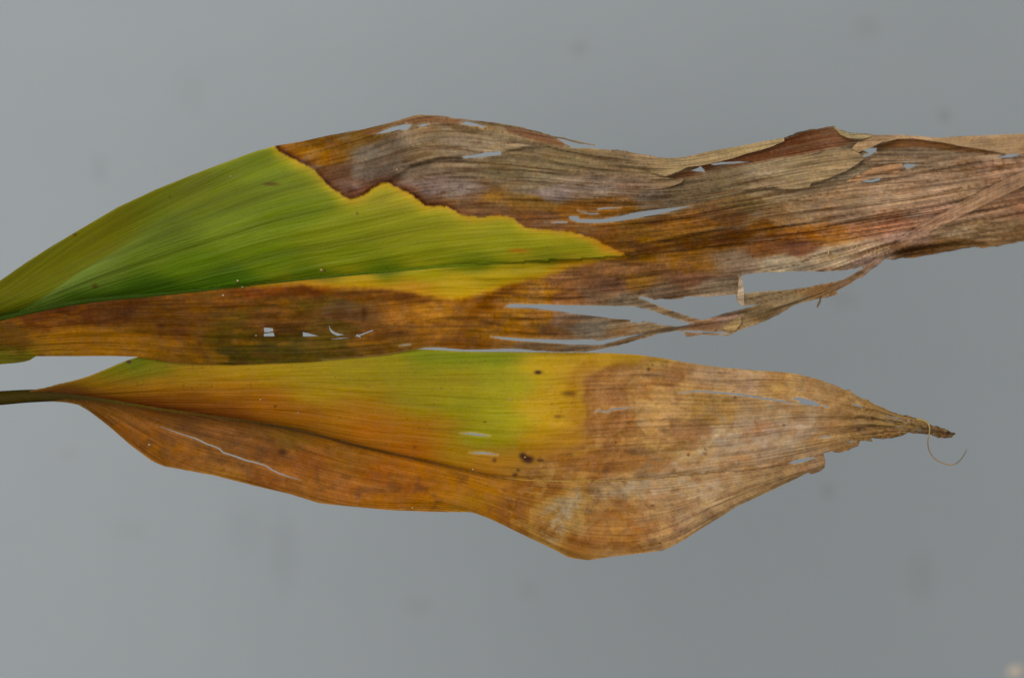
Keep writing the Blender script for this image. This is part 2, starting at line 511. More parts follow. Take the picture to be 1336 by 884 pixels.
holes1 = [
    [(488, 176), (500, 169.5), (512, 165), (526, 161.6), (536, 162), (535, 166), (531, 169.5), (521, 170), (513, 172)],
    [(546, 163.2), (552, 161.5), (559, 161), (556, 164), (551, 165.3), (547, 165)],
    [(601, 160.8), (606, 158.2), (610, 157.8), (622, 160.5), (634, 164.5), (629, 167.5), (626, 164.6), (614, 163.8), (606, 162.6)],
    [(602, 204.8), (612, 202.2), (623, 200.4), (640, 197.8), (653, 196.6), (655, 201.6), (642, 203.5), (630, 205.2), (616, 206), (605, 206.8)],
    [(741.5, 283), (748, 281.8), (754, 282), (756, 285.6), (770, 286.2), (787, 285.4), (812, 280.4), (838, 275.8), (862, 272.6), (904, 268.6), (890, 271.8), (876, 275.4), (852, 281.2), (825, 285.6), (805, 288.8), (787, 290.6), (768, 290.8), (753, 289.6), (745, 286.6)],
    [(754, 274.2), (762, 276), (769, 277.6), (780, 277.4), (781, 279.2), (770, 279.6), (761, 277.6)],
    sliver([(780, 272.6), (790, 271.6), (810, 271)], [1.6, 1.6, .5]),
    sliver([(720, 290.4), (730, 289.8), (740, 290)], [.5, 1.7, 1.0]),
    [(344, 427.6), (350, 427.2), (356, 428), (356.5, 432), (350, 433.4), (345, 433.6)],
    [(344.6, 435), (350, 434.6), (356.6, 433.6), (358.5, 439), (344, 439)],
    [(395, 433.2), (402, 434.6), (416.5, 438.2), (405, 439), (395.4, 439.2)],
    [(428.6, 423.5), (431, 428.5), (437, 433.2), (443, 435), (449.5, 436.6), (440, 438), (433.5, 435), (430, 430)],
    sliver([(432, 442.2), (444, 441.4), (456.5, 440.9)], [.6, 1.4, .6]),
    [(463.6, 438.6), (466, 435.6), (468, 436.8), (486.5, 430), (487, 431.4), (469.5, 438), (471.5, 441)],
    [(333, 436.8), (334.6, 436.6), (335, 438.2), (333.4, 438.6)],
    sliver([(521, 451), (528, 450), (535.5, 449)], [.4, 1.2, .8]),
    # lower tears
    [(640, 438.6), (655, 439.6), (670, 440.6), (700, 442), (740, 442.5), (777, 442.8), (778, 444), (800, 440.5), (823, 437.6), (850, 433.8), (838, 436.6), (822, 440), (802, 445.6), (786, 449.6), (770, 450.4), (750, 449.8), (711, 446.8), (680, 444.8), (655, 442.4)],
    [(659, 400.6), (665, 396.6), (700, 396.8), (762, 398.2), (800, 399), (828, 399.4), (843, 402.4), (860, 408.2), (876, 414), (904, 422.4), (896, 424.8), (881, 427), (860, 423), (838, 419), (836, 422), (823, 420), (822, 417), (800, 415.6), (762, 411.6), (740, 408), (721, 405), (690, 402)],
    [(833, 388.6), (836, 387), (845, 388), (853, 391), (862, 389.6), (875, 390.6), (891.5, 389.5), (893, 386.7), (922, 386.7), (945, 385.2), (960, 384), (962, 392), (966, 396.6), (972, 398), (991, 396), (978, 401), (963, 405), (942, 410.4), (922, 416.4), (914, 417.6), (895, 411.6), (876, 405), (855, 397), (843, 392.4)],
    [(964.5, 359.6), (972, 357.6), (985, 356), (1010, 354.6), (1062, 353.4), (1098, 353), (1114, 350.6), (1127, 346.4), (1124, 350.6), (1112, 358.6), (1098, 365.4), (1067, 371.6), (1050, 375.4), (1029, 378.2), (996, 380), (969.5, 382.6), (967, 372)],
    [(886, 430.6), (905, 431), (925, 431.8), (945, 432.6), (950, 433.6), (944, 435.4), (925, 434.6), (905, 433.8), (894, 432.6)],
    # upper right
    [(925, 214.6), (940, 211.6), (955, 211), (984, 210.6), (975, 212), (950, 213.8), (932, 215.4)],
    [(901.5, 222.4), (909, 220), (914, 217), (917, 220), (919, 220.5), (919.6, 224.4), (908, 223.6)],
    [(1124, 196), (1134, 193.4), (1144, 193), (1143, 198), (1138, 202), (1128, 205.6), (1122, 204), (1131, 200.6), (1132, 198.4)],
    [(1121, 236.6), (1130, 233.6), (1142, 232), (1150, 231.6), (1147, 236.6), (1138, 238.6), (1130, 238.8)],
    [(1176, 216), (1182, 213.8), (1196, 214.6), (1191, 218.6), (1183, 220.2)],
    [(1300, 204.6), (1316, 200.6), (1330, 199.6), (1331, 203), (1318, 206.2), (1308, 206.6)],
]
HOL1 = [densify(h, 2.2, lambda x, y: .25 + 0 * x, seed=11 + i) for i, h in enumerate(holes1)]

mid1 = curve([(-420, 478), (-300, 462), (-200, 449), (-100, 434), (-50, 425), (0, 414), (50, 402.5), (100, 393.5), (200, 383.5), (300, 373.5), (400, 363), (500, 354), (600, 346), (700, 341), (800, 335.5), (900, 325), (1000, 314.5), (1100, 305),
              (1200, 290), (1336, 264), (1430, 246), (1530, 224)])
tcur1 = curve([(-200, 441), (-100, 415), (0, 366), (69, 320), (153, 270), (254, 226), (358, 190), (470, 169), (551, 150), (660, 162), (787, 192), (884, 203), (1000, 186), (1086, 172), (1225, 178), (1336, 175), (1440, 186), (1530, 220)])
bcur1 = curve([(-200, 457), (-100, 471), (0, 475), (150, 468), (305, 476), (457, 468), (560, 456), (760, 458), (884, 436), (1000, 412), (1091, 375), (1154, 342), (1250, 325), (1336, 315), (1440, 285), (1530, 228)])

def tv1(x, y):
    m = mid1(x)
    up = (m - y) / np.maximum(m - tcur1(x), 6)
    dn = (y - m) / np.maximum(bcur1(x) - m, 6)
    return up, dn, m

def flow1(x, y):
    up, dn, m = tv1(x, y)
    g = .50 * (1 - np.exp(-(x + 60) / 180)) + .00028 * x
    gl = .25 * (1 - np.exp(-(x + 60) / 300)) + .0001 * x
    wob = 1.6 * fbm(x / 160, y / 30, 31, 2)
    v = np.where(y < m, (up - g) * 165 + wob, 400 + (dn - gl) * 85 + wob)
    return np.stack([x / 100, v], 1)

live_top = [(358, 189), (365, 197), (376, 203), (390, 211), (403, 216), (411, 221), (418, 229), (425, 237), (434, 246), (443, 251), (449, 257), (457, 259), (466, 258), (474, 255),
            (480, 249), (486, 245), (497, 240), (508, 238), (516, 243), (528, 249), (540, 255), (549, 263), (556, 268), (572, 268), (583, 269), (597, 277), (612, 282), (630, 283), (650, 281), (670, 284),
            (676, 290), (684, 295), (695, 299), (717, 299), (738, 301), (757, 305), (775, 311), (790, 319), (805, 326), (815, 331)]
live_bot = [(815, 334), (800, 336.6), (775, 342), (746, 348), (711, 361), (675, 370), (660, 374), (635, 382), (615, 388), (597, 391), (572, 390), (533, 382), (483, 376), (444, 376), (406, 372.5), (368, 372), (330, 374), (305, 375)]
live_mid = [(x, float(mid1(x)) + 2.0) for x in range(290, -230, -15)]
LIVE1 = live_top + live_bot + live_mid + [(-240, 300), (340, 150)]

G1 = [(-150, 430, (70, 80, 6)), (20, 370, (88, 80, 4)), (60, 345, (92, 90, 5)), (120, 320, (98, 96, 12)), (150, 290, (100, 93, 8)), (250, 240, (102, 100, 8)), (330, 210, (114, 120, 15)), (0, 395, (78, 76, 4)),
      (60, 388, (98, 112, 38)), (120, 352, (98, 110, 28)), (90, 372, (100, 114, 34)), (200, 330, (96, 108, 15)), (250, 350, (88, 107, 5)), (200, 300, (94, 102, 14)), (300, 300, (113, 123, 20)), (300, 250, (106, 111, 10)), (380, 280, (108, 118, 10)),  # opens with the sheen at the base fold, put into the colour
      (350, 230, (116, 123, 20)), (400, 230, (120, 122, 15)), (450, 300, (120, 124, 10)), (450, 335, (108, 117, 5)), (520, 290, (131, 131, 15)), (520, 258, (141, 131, 25)), (600, 310, (136, 133, 15)),
      (650, 320, (141, 139, 15)), (700, 310, (139, 136, 10)), (750, 320, (136, 131, 8)), (620, 292, (141, 136, 20)), (560, 330, (121, 123, 8)), (350, 340, (98, 112, 5)),
      (100, 389, (52, 74, 5)), (40, 402, (46, 68, 5)), (200, 378, (52, 77, 5)), (300, 368, (62, 87, 5)), (400, 358, (72, 94, 5)), (500, 350, (87, 102, 5)), (620, 342, (104, 113, 8)), (720, 338, (110, 112, 8)),
      (400, 368, (142, 97, 5)), (470, 364, (152, 122, 10)), (550, 358, (142, 130, 10)), (600, 373, (160, 130, 15)), (650, 362, (152, 127, 10)), (700, 353, (143, 122, 12)), (735, 347, (142, 103, 10)), (540, 375, (152, 107, 10))]
D1 = [(390, 195, (122, 77, 8)), (420, 205, (117, 72, 8)), (430, 188, (97, 60, 12)), (470, 180, (94, 64, 20)), (440, 225, (87, 57, 35)), (450, 240, (97, 67, 48)), (490, 200, (100, 86, 68)), (480, 225, (97, 82, 66)), (510, 190, (102, 84, 62)),
      (460, 252, (72, 42, 30)), (500, 235, (84, 64, 48)), (545, 225, (102, 84, 64)), (550, 180, (124, 102, 72)), (600, 180, (130, 108, 78)), (560, 200, (122, 100, 70)), (600, 215, (114, 94, 68)), (650, 180, (134, 112, 78)), (560, 242, (106, 86, 72)),
      (600, 250, (110, 92, 76)), (660, 220, (110, 92, 62)), (700, 240, (112, 94, 68)), (680, 208, (114, 94, 64)), (740, 210, (120, 100, 66)), (800, 210, (122, 100, 68)), (850, 215, (130, 106, 72)), (600, 268, (97, 68, 40)), (640, 272, (97, 67, 38)),
      (650, 262, (117, 82, 35)), (700, 265, (114, 80, 30)), (760, 250, (114, 94, 74)), (790, 247, (120, 100, 78)), (720, 253, (116, 97, 84)), (820, 245, (114, 90, 68)), (850, 260, (96, 80, 60)), (900, 250, (100, 82, 57)), (950, 240, (102, 84, 57)),
      (700, 285, (92, 60, 32)), (750, 272, (112, 70, 20)), (800, 268, (107, 68, 18)), (780, 300, (102, 62, 18)), (830, 300, (107, 70, 22)), (880, 300, (116, 74, 22)), (850, 315, (117, 76, 20)), (920, 295, (110, 70, 24)), (825, 330, (92, 58, 10)),
      (840, 324, (75, 42, 12)), (900, 316, (88, 52, 8)), (960, 308, (85, 48, 8)), (1000, 298, (92, 54, 15)), (950, 285, (92, 60, 28)), (970, 265, (107, 82, 46)), (1000, 250, (120, 94, 64)), (1040, 240, (132, 104, 72)), (1020, 218, (127, 104, 74)),
      (1080, 215, (132, 110, 80)), (1060, 280, (132, 100, 67)), (1100, 260, (134, 102, 70)), (1150, 255, (140, 108, 78)), (1200, 250, (140, 106, 76)), (1250, 235, (140, 106, 76)), (1300, 225, (137, 100, 72)), (1336, 250, (127, 90, 62)),
      (1150, 203, (114, 88, 62)), (1200, 203, (120, 94, 68)), (1250, 207, (122, 94, 68)), (1300, 190, (144, 112, 82)), (1260, 186, (142, 114, 82)), (1400, 230, (128, 95, 66)),
      (1045, 304, (132, 78, 26)), (1085, 305, (138, 84, 36)), (1120, 299, (144, 92, 56)), (1160, 294, (144, 94, 62)), (1220, 280, (142, 102, 74)), (1300, 273, (128, 92, 64)), (1336, 268, (122, 84, 56)), (1030, 288, (122, 85, 50)), (1110, 282, (126, 95, 68)),
      (1000, 322, (97, 57, 25)), (1040, 323, (97, 58, 36)), (960, 341, (120, 97, 72)), (1020, 341, (132, 110, 82)), (1080, 337, (142, 117, 87)), (1130, 326, (144, 114, 84)), (1180, 310, (137, 102, 80)), (1250, 303, (120, 94, 66)), (1300, 298, (112, 84, 54)),
      (1250, 319, (88, 58, 28)), (1195, 328, (80, 50, 24)), (1336, 308, (95, 66, 38)),
      (780, 351, (112, 74, 38)), (850, 350, (107, 70, 38)), (900, 345, (112, 72, 25)), (870, 338, (114, 74, 20)), (750, 365, (114, 74, 38)), (830, 368, (126, 84, 30)), (800, 371, (97, 64, 42)), (900, 365, (100, 66, 42)), (860, 381, (107, 84, 62)), (930, 375, (114, 94, 70)),
      (780, 386, (102, 74, 48)), (820, 391, (102, 84, 62)), (700, 385, (132, 87, 25)), (740, 390, (117, 74, 35)), (700, 415, (132, 87, 25)), (680, 402, (140, 94, 28)), (740, 418, (97, 74, 54)), (770, 425, (100, 86, 68)), (720, 430, (92, 62, 30)), (820, 425, (112, 90, 62)),
      (860, 428, (114, 92, 62)), (690, 437, (127, 77, 10)), (700, 452, (97, 72, 42)), (760, 455, (94, 74, 50)), (820, 444, (87, 64, 40)), (880, 410, (110, 88, 60)),
      (920, 423, (120, 87, 57)), (940, 415, (127, 97, 77)), (960, 422, (127, 102, 67)), (990, 406, (97, 77, 50)), (1030, 392, (102, 80, 52)), (1070, 379, (100, 70, 40)), (1100, 363, (102, 74, 50)), (1140, 341, (127, 97, 77)), (980, 390, (122, 100, 70)),
      (-150, 455, (80, 70, 6)), (20, 440, (88, 57, 8)), (20, 465, (80, 77, 5)), (60, 455, (107, 77, 8)), (60, 420, (87, 47, 8)), (100, 410, (70, 35, 4)), (100, 440, (114, 72, 6)), (150, 450, (117, 76, 6)), (150, 405, (74, 40, 6)), (200, 440, (107, 68, 6)), (200, 410, (87, 52, 6)), (250, 400, (94, 57, 8)),
      (250, 430, (90, 54, 6)), (250, 460, (97, 64, 5)), (300, 390, (107, 64, 8)), (300, 410, (80, 52, 8)), (300, 440, (74, 52, 3)), (310, 462, (64, 52, 3)), (350, 395, (90, 54, 8)), (360, 420, (84, 52, 8)), (370, 455, (64, 52, 4)), (400, 395, (94, 64, 8)), (420, 455, (77, 60, 8)),
      (450, 400, (94, 70, 44)), (470, 415, (87, 57, 22)), (440, 430, (87, 64, 12)), (410, 382, (90, 47, 5)), (480, 386, (110, 67, 12)), (500, 440, (114, 74, 18)), (500, 455, (97, 67, 10)), (520, 410, (140, 90, 26)), (560, 402, (148, 96, 26)), (580, 430, (142, 90, 20)),
      (625, 402, (122, 74, 14)), (600, 447, (97, 57, 10)), (620, 425, (120, 76, 12)), (648, 415, (137, 87, 20)), (540, 391, (114, 70, 14)), (340, 379, (127, 67, 12)), (430, 377, (142, 77, 8))]
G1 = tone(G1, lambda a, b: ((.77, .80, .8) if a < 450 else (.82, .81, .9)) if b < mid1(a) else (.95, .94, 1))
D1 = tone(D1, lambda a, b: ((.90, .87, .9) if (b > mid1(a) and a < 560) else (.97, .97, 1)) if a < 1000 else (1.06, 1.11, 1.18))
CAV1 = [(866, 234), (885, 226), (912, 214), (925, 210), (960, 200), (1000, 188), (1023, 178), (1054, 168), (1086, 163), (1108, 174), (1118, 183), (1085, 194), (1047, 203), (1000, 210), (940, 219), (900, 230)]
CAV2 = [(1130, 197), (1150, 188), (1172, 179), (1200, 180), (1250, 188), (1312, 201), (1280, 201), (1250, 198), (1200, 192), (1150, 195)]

def color1(x, y):
    wx = x + 5 * fbm(x / 24, y / 16, 3); wy = y + 3.2 * fbm(x / 22 + 9, y / 12, 4)
    fl = flow1(x, y); u, v = fl[:, 0] * 100, fl[:, 1]
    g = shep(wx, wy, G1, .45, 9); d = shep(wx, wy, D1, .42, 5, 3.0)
    s = sdf(LIVE1, x + 2.6 * fbm(x / 7, y / 7, 8, 3), y + 2.2 * fbm(x / 6 + 30, y / 6, 9, 3))     # >0 alive
    upb = (y < mid1(x) - 1) & (x > 340)
    # living side: yellow then orange rim against the dead front
    near = pdist(live_top, x, y)
    nr2 = pdist(live_bot[:-1], x, y)
    wn = 1 + .5 * fbm(x / 30, y / 30, 12)
    g = mixc(g, (146, 130, 22), .7 * np.exp(-(near / (13 * wn)) ** 2))
    g = mixc(g, (160, 112, 22), (.55 + .25 * fbm(x / 14, y / 14, 14)) * np.exp(-(near / (5.5 * wn)) ** 2))
    tip = sstep(700, 815, x)
    g = mixc(g, (150, 92, 12), tip * .8 * np.exp(-(near / (10 * wn)) ** 2))
    g = mixc(g, (160, 110, 10), .6 * np.exp(-(nr2 / 7) ** 2) * (y > mid1(x)))
    # dead side: dark front line, browner band behind it
    sharp = 1 - .55 * sstep(560, 700, x)
    dl = near
    d = mixc(d, (88, 50, 22), np.clip(.85 * np.exp(-(dl / (7 * wn)) ** 2) * sharp, 0, 1))
    d = mixc(d, (52, 24, 12), np.clip(1.0 * np.exp(-(dl / (3.4 * wn)) ** 2) * sharp * (x < 600), 0, 1))
    d = mixc(d, (92, 46, 10), np.clip(.55 * np.exp(-(nr2 / (5 * wn)) ** 2) * (x < 700), 0, 1))
    w = np.where(upb, sstep(-1.2, 1.6, s), sstep(-5, 5, s))
    w = np.where((x < 300), sstep(-1.5, 1.5, s), w)
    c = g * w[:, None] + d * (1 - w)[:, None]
    dry = 1 - w
    # mottling of the dead tissue, drawn out along the veins
    st = fbm(u / 70, v / 5.0, 21, 4); bl = fbm(x / 26, y / 15, 23, 5)
    dr = dry * sstep(300, 420, x + (y > mid1(x)) * 300)
    c = c * (1 + dr * (.20 * st + .12 * bl + .16 * fbm(u / 16, v / 2.6, 24, 3) + .08 * fbm(x / 5, y / 5, 26, 2)))[:, None]
    gr = sstep(.22, .6, fbm(u / 60 + 5, v / 14, 27, 4)) * dr * (y < mid1(x))
    c = mixc(c, (128, 112, 98), .38 * gr)
    rd = sstep(.15, .6, fbm(u / 45 + 50, v / 6, 29, 4)) * dr
    c = mixc(c, (104, 62, 22), .38 * rd)
    # pale bleached patches along the lower margin of the grey zone
    for (px, py, rx, ry, k) in [(590, 247, 40, 9, .5), (720, 251, 40, 8, .55), (795, 247, 22, 7, .5), (460, 243, 14, 8, .4), (850, 252, 16, 10, .35)]:
        q = np.exp(-((x - px) / rx) ** 2 - ((y - py) / ry) ** 2) * sstep(-.3, .5, fbm(x / 9, y / 6, 33))
        c = mixc(c, (148, 130, 122), k * q * dry)
    # deep green tissue beside the midrib, with the trough's shade painted in
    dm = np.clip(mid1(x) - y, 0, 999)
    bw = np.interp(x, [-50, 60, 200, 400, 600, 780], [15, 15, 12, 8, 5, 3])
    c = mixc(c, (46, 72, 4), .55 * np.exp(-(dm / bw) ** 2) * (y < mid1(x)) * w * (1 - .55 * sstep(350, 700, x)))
    # yellowed outer margin of the base, with the fold's sheen painted pale inside it
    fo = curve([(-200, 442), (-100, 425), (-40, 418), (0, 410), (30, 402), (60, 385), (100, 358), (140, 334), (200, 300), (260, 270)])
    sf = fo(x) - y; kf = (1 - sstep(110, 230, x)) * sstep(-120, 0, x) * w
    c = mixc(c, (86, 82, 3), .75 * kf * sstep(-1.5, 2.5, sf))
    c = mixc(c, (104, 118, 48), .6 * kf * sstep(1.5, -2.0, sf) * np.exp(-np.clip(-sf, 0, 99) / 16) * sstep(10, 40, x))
    # tide lines of the narrow half
    for ln, col, wd, kk in [([(668, 372), (640, 388), (618, 408), (604, 430), (596, 446)], (92, 50, 10), 6, .6), ([(40, 436), (110, 428), (170, 432), (200, 446), (230, 452), (262, 470)], (120, 78, 8), 5, .35),
                            ([(300, 376), (340, 383), (400, 379), (440, 384), (480, 387)], (74, 34, 4), 5, .6), ([(470, 392), (505, 400), (492, 425), (470, 440)], (112, 70, 16), 8, .35)]:
        c = mixc(c, col, kk * np.exp(-(pdist(ln, x + 4 * fbm(x / 9, y / 9, 35), y + 4 * fbm(x / 9, y / 9, 36)) / wd) ** 2) * dry)
    nb = dry * (y > mid1(x)) * (1 - sstep(540, 640, x))
    c = mixc(c, (68, 34, 6), .38 * nb * sstep(.08, .5, fbm(x / 26, y / 11, 45, 4)))
    c = mixc(c, (70, 58, 4), .5 * nb * sstep(.1, .5, fbm(x / 40 + 12, y / 14, 46, 4)) * sstep(230, 300, x) * (1 - sstep(430, 500, x)))
    c = mixc(c, (134, 84, 14), .4 * nb * sstep(.12, .5, fbm(x / 30 + 30, y / 9, 47, 4)))
    q = sstep(-8, 10, sdf([(40, 440), (110, 432), (170, 436), (196, 450), (225, 462), (60, 462)], x, y)); c = mixc(c, (124, 80, 8), .6 * q)
    c = mixc(c, (96, 74, 52), .6 * np.exp(-((x - 450) / 24) ** 2 - ((y - 401) / 7) ** 2) * sstep(-.3, .4, fbm(x / 7, y / 5, 39)))
    for poly, col, kk in [([(470, 172), (508, 163), (531, 155), (551, 151), (600, 156), (607, 159), (596, 162), (560, 160), (535, 161), (505, 167), (485, 176)], (106, 68, 42), .75), ([(655, 164), (690, 170), (722, 179), (743, 191.5), (733, 191.5), (700, 184), (664, 173)], (108, 70, 46), .8),
                          ([(575, 162), (600, 163), (628, 168), (634, 172), (615, 175), (595, 170)], (78, 58, 34), .7)]:  # last polygon: shadow in the gap, painted dark
        c = mixc(c, col, kk * sstep(-2, 2, sdf(poly, x, y)))
    # torn edges bleach
    for hh in HOL1[15:] + HOL1[:8]:
        lo, hi = hh.min(0) - 4, hh.max(0) + 4
        ii = np.where((x > lo[0]) & (x < hi[0]) & (y > lo[1]) & (y < hi[1]))[0]
        if len(ii):
            f = np.zeros(len(x)); f[ii] = .38 * np.exp(-(pdist(hh, x[ii], y[ii], True) / 1.6) ** 2)
            c = mixc(c, (176, 150, 118), f)
    # green pleats
    pl = fbm(u / 500, v / 11, 37, 3)
    c = c * (1 + w * .13 * pl)[:, None]
    # interveinal lines that cross the dead zone
    ln = np.exp(-(fbm(u / 220, v / 9, 41, 2) / .05) ** 2)
    c = mixc(c, (56, 32, 14), .5 * ln * dry * sstep(440, 520, x))
    # liver-red tissue under the rolled edges, deepened with painted shade of the hollows
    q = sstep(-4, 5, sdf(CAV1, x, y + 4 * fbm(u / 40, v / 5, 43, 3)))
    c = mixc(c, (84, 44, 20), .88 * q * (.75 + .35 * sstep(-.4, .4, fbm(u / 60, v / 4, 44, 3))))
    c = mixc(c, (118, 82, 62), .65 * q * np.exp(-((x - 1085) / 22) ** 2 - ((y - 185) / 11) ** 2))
    q = sstep(-2, 3, sdf(CAV2, x, y)); c = mixc(c, (92, 56, 26), .85 * q)  # second hollow, its dark tone partly painted shade
    # dark veins beside the rib in the dead part
    c = mixc(c, (60, 30, 8), .6 * np.exp(-((y - mid1(x) + 6) / 2.2) ** 2) * sstep(830, 900, x) * (1 - sstep(1040, 1120, x)))
    # dark spots
    for (px, py, rx, ry, k) in [(211, 426, 6.5, 4, .8), (261, 447, 4, 3.4, .7), (212, 440, 14, 6, .3), (353, 240, 11, 2.4, .6), (124, 373, 4, 3, .6), (677, 327, 14, 3, .65), (466, 278, 1.6, 1.6, .7), (475, 408, 4, 9, .6), (448, 402, 18, 6, .3), (98, 306, 3, 2, .7), (222, 257, 1.5, 1.2, .7)]:
        q = np.exp(-(((x - px) / rx) ** 2 + ((y - py) / ry) ** 2) ** 1.5)
        tgt = (150, 82, 10) if px == 677 else (58, 30, 8)
        c = mixc(c, tgt, k * q)
    # fine rust freckles
    fr = sstep(.55, .8, fbm(x / 3.2, y / 2.6, 51, 2)) * sstep(-.1, .5, fbm(x / 40, y / 20, 53, 3))
    c = mixc(c, (80, 40, 8), .45 * fr * np.clip(dry + .35, 0, 1))
    ed = np.exp(-(pdist(OUT1, x, y, True) / 1.8) ** 2)  # translucent glow of the thin margin, painted as a pale rim
    c = mixc(c, (168, 146, 62), .32 * ed * w)
    c = mixc(c, (170, 144, 110), .25 * ed * dry * (x > 420))
    return c, np.clip(dry * np.where((y > mid1(x)) & (x < 620), .55, 1.0), 0, 1)

CREASE1 = [  # (polyline, height step of the upper side in px, width over which the step fades)
    ([(950, 251), (1000, 247), (1040, 246), (1075, 236), (1105, 224), (1130, 211), (1146, 199)], 15, 26),
    ([(497, 238), (540, 217), (575, 206), (602, 205), (655, 199.5), (690, 192), (745, 192)], 9, 16),
    ([(1100, 240), (1140, 237), (1180, 230), (1215, 223), (1260, 214), (1310, 203)], 9, 18),
    ([(457, 259), (497, 239), (545, 226), (600, 218)], 5, 14),
    ([(870, 262), (940, 250), (1000, 243), (1060, 238)], 6, 12),
    ([(880, 285), (950, 270), (1040, 256), (1120, 247)], 5, 12),
    ([(760, 232), (820, 226), (880, 238), (940, 236)], 4, 10), ([(560, 185), (620, 178), (690, 180), (740, 190)], 4, 9), ([(800, 262), (870, 256), (950, 246)], 4, 9), ([(520, 200), (560, 194), (600, 196), (650, 190)], 3, 8), ([(660, 250), (740, 240), (830, 236)], 3.5, 10), ([(1000, 285), (1080, 272), (1180, 262), (1260, 250)], 4, 12), ([(1160, 215), (1220, 207), (1290, 210)], 4, 9),
]
def hgt1(x, y):
    up, dn, m = tv1(x, y)
    fl = flow1(x, y); u, v = fl[:, 0] * 100, fl[:, 1]
    A = 1 - .55 * sstep(450, 850, x)
    hu = 30 * np.sin(np.clip(up, 0, 1.15) * math.pi * .72) * A
    d = np.abs(y - m)
    tap = 1.0 - .55 * sstep(100, 420, x) - .3 * sstep(420, 800, x)
    hu = hu - 15 * np.exp(-d / 9) * tap
    hl = -.30 * d * (1 - .5 * sstep(600, 900, x)) - 4 * np.exp(-d / 4) * tap
    hl = hl - 11 * tap
    h = np.where(y < m, hu, hl)
    # fold near the leaf base: the outer margin bends back
    fold = curve([(-200, 442), (-100, 425), (-40, 418), (0, 410), (30, 402), (60, 385), (100, 358), (140, 334), (200, 300), (260, 270)])
    s = fold(x) - y
    k = (1 - sstep(120, 260, x)) * sstep(-150, -30, x)
    sm = 5.0
    h = h - k * .62 * sm * np.log1p(np.exp(np.clip(s / sm, -30, 30)))
    h = h - 26 * (np.clip((150 - x) / 300, 0, 2)) ** 2
    # the withered end drifts back and out of focus
    h = h + 130 * (np.clip((x - 900) / 440, 0, 1.6)) ** 2
    dr = sstep(330, 520, x - .0 * y) * (y < m) * sstep(-15, 60, pdist(live_top, x, y) * np.where(sdf_cache(x, y), -1, 1)) + (y >= m) * (.25 + .75 * sstep(560, 720, x))
    h = h + dr * (7.5 * fbm(u / 170, v / 13, 61, 3) + 3.2 * fbm(u / 100, v / 4.5, 63, 2) + 9 * fbm(u / 130, v / 34, 65, 2) - 10 * np.abs(fbm(u / 210, v / 17, 66, 2)) - 3.5 * np.abs(fbm(u / 90 + 7, v / 8, 69, 2)))
    h = h + (1 - dr) * (1.1 * fbm(u / 600, v / 8, 67, 2) + 2 * fbm(u / 300, v / 40, 68, 2))
    for line, st, fade in CREASE1:
        dd = pdist(line, x, y)
        p = np.array(line); yl = np.interp(x, p[:, 0], p[:, 1])
        end = sstep(p[0, 0] - 2, p[0, 0] + 35, x) * (1 - sstep(p[-1, 0] - 35, p[-1, 0] + 2, x))
        h = h + end * (st * .5) * np.tanh((yl - y) / 1.6) * np.exp(-dd / fade)
    # hollow under the rolled edges
    h = h - 9 * sstep(-4, 8, sdf(CAV1, x, y)) - 7 * sstep(-3, 6, sdf(CAV2, x, y))
    # top margin roll
    q = np.clip(1 - (y - tcur1(x)) / 14, 0, 1); h = h - 8 * q ** 2 * sstep(380, 460, x) * (x < 800)
    # twisted fold crossing the end of the leaf
    ln = [(1118, 362), (1150, 334), (1200, 303), (1250, 275), (1290, 254), (1340, 232), (1420, 205)]
    dd = pdist(ln, x, y); yl = np.interp(x, [a for a, _ in ln], [b for _, b in ln])
    e = sstep(1110, 1160, x)
    h = h + e * (6 * np.exp(-((y - yl - 6) / 9) ** 2) - 6 * np.exp(-((y - yl + 5) / 4.5) ** 2))
    # torn strand hangs a little forward and is rolled
    st = sstep(0, 8, y - 352) * sstep(890, 960, x) * (x < 1160)
    h = h + st * 10
    # strip edges curl back
    return h

_LIVE_UP = live_top + [(815, 500), (-240, 500), (-240, 150), (340, 150)]
def sdf_cache(x, y):
    return inside(_LIVE_UP, x, y)

def top_empty(name, label, cat, group, px, py, h):
    o = bpy.data.objects.new(name, None); COL.objects.link(o)
    o['label'] = label; o['category'] = cat
    if group: o['group'] = group
    o.empty_display_size = .01
    return o
leaf1 = top_empty('withered_leaf', 'larger leaf, green at the base with a torn withered brown end', 'leaf', None, 0, 0, 0)
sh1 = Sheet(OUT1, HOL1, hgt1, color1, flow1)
c1 = sh1.V[sh1.F].mean(1); cx1, cy1 = c1[:, 0], c1[:, 1]
strips = {
    'a': [(826, 384), (845, 389), (914, 416), (912, 424), (845, 405), (828, 401)],
    'b': [(690, 399), (884, 424), (884, 436), (838, 439), (780, 444), (690, 444)],
    'c': [(655, 441), (700, 445), (770, 450.4), (800, 446), (830, 439), (870, 432), (880, 440), (760, 475), (655, 475)],
    'd': [(884, 424), (915, 413), (966, 400), (1000, 379), (1100, 363), (1128, 346), (1160, 336), (1160, 345), (1000, 440), (884, 445)],
}
left = np.ones(len(cx1), bool)
for k in ('a', 'b', 'c', 'd'):
    s = inside(strips[k], cx1, cy1) & left
    left &= ~s
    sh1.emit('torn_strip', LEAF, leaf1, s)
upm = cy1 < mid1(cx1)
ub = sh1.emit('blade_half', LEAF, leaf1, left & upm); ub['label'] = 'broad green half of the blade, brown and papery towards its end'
lb = sh1.emit('blade_half', LEAF, leaf1, left & ~upm); lb['label'] = 'narrow brown half of the blade, torn into strips'

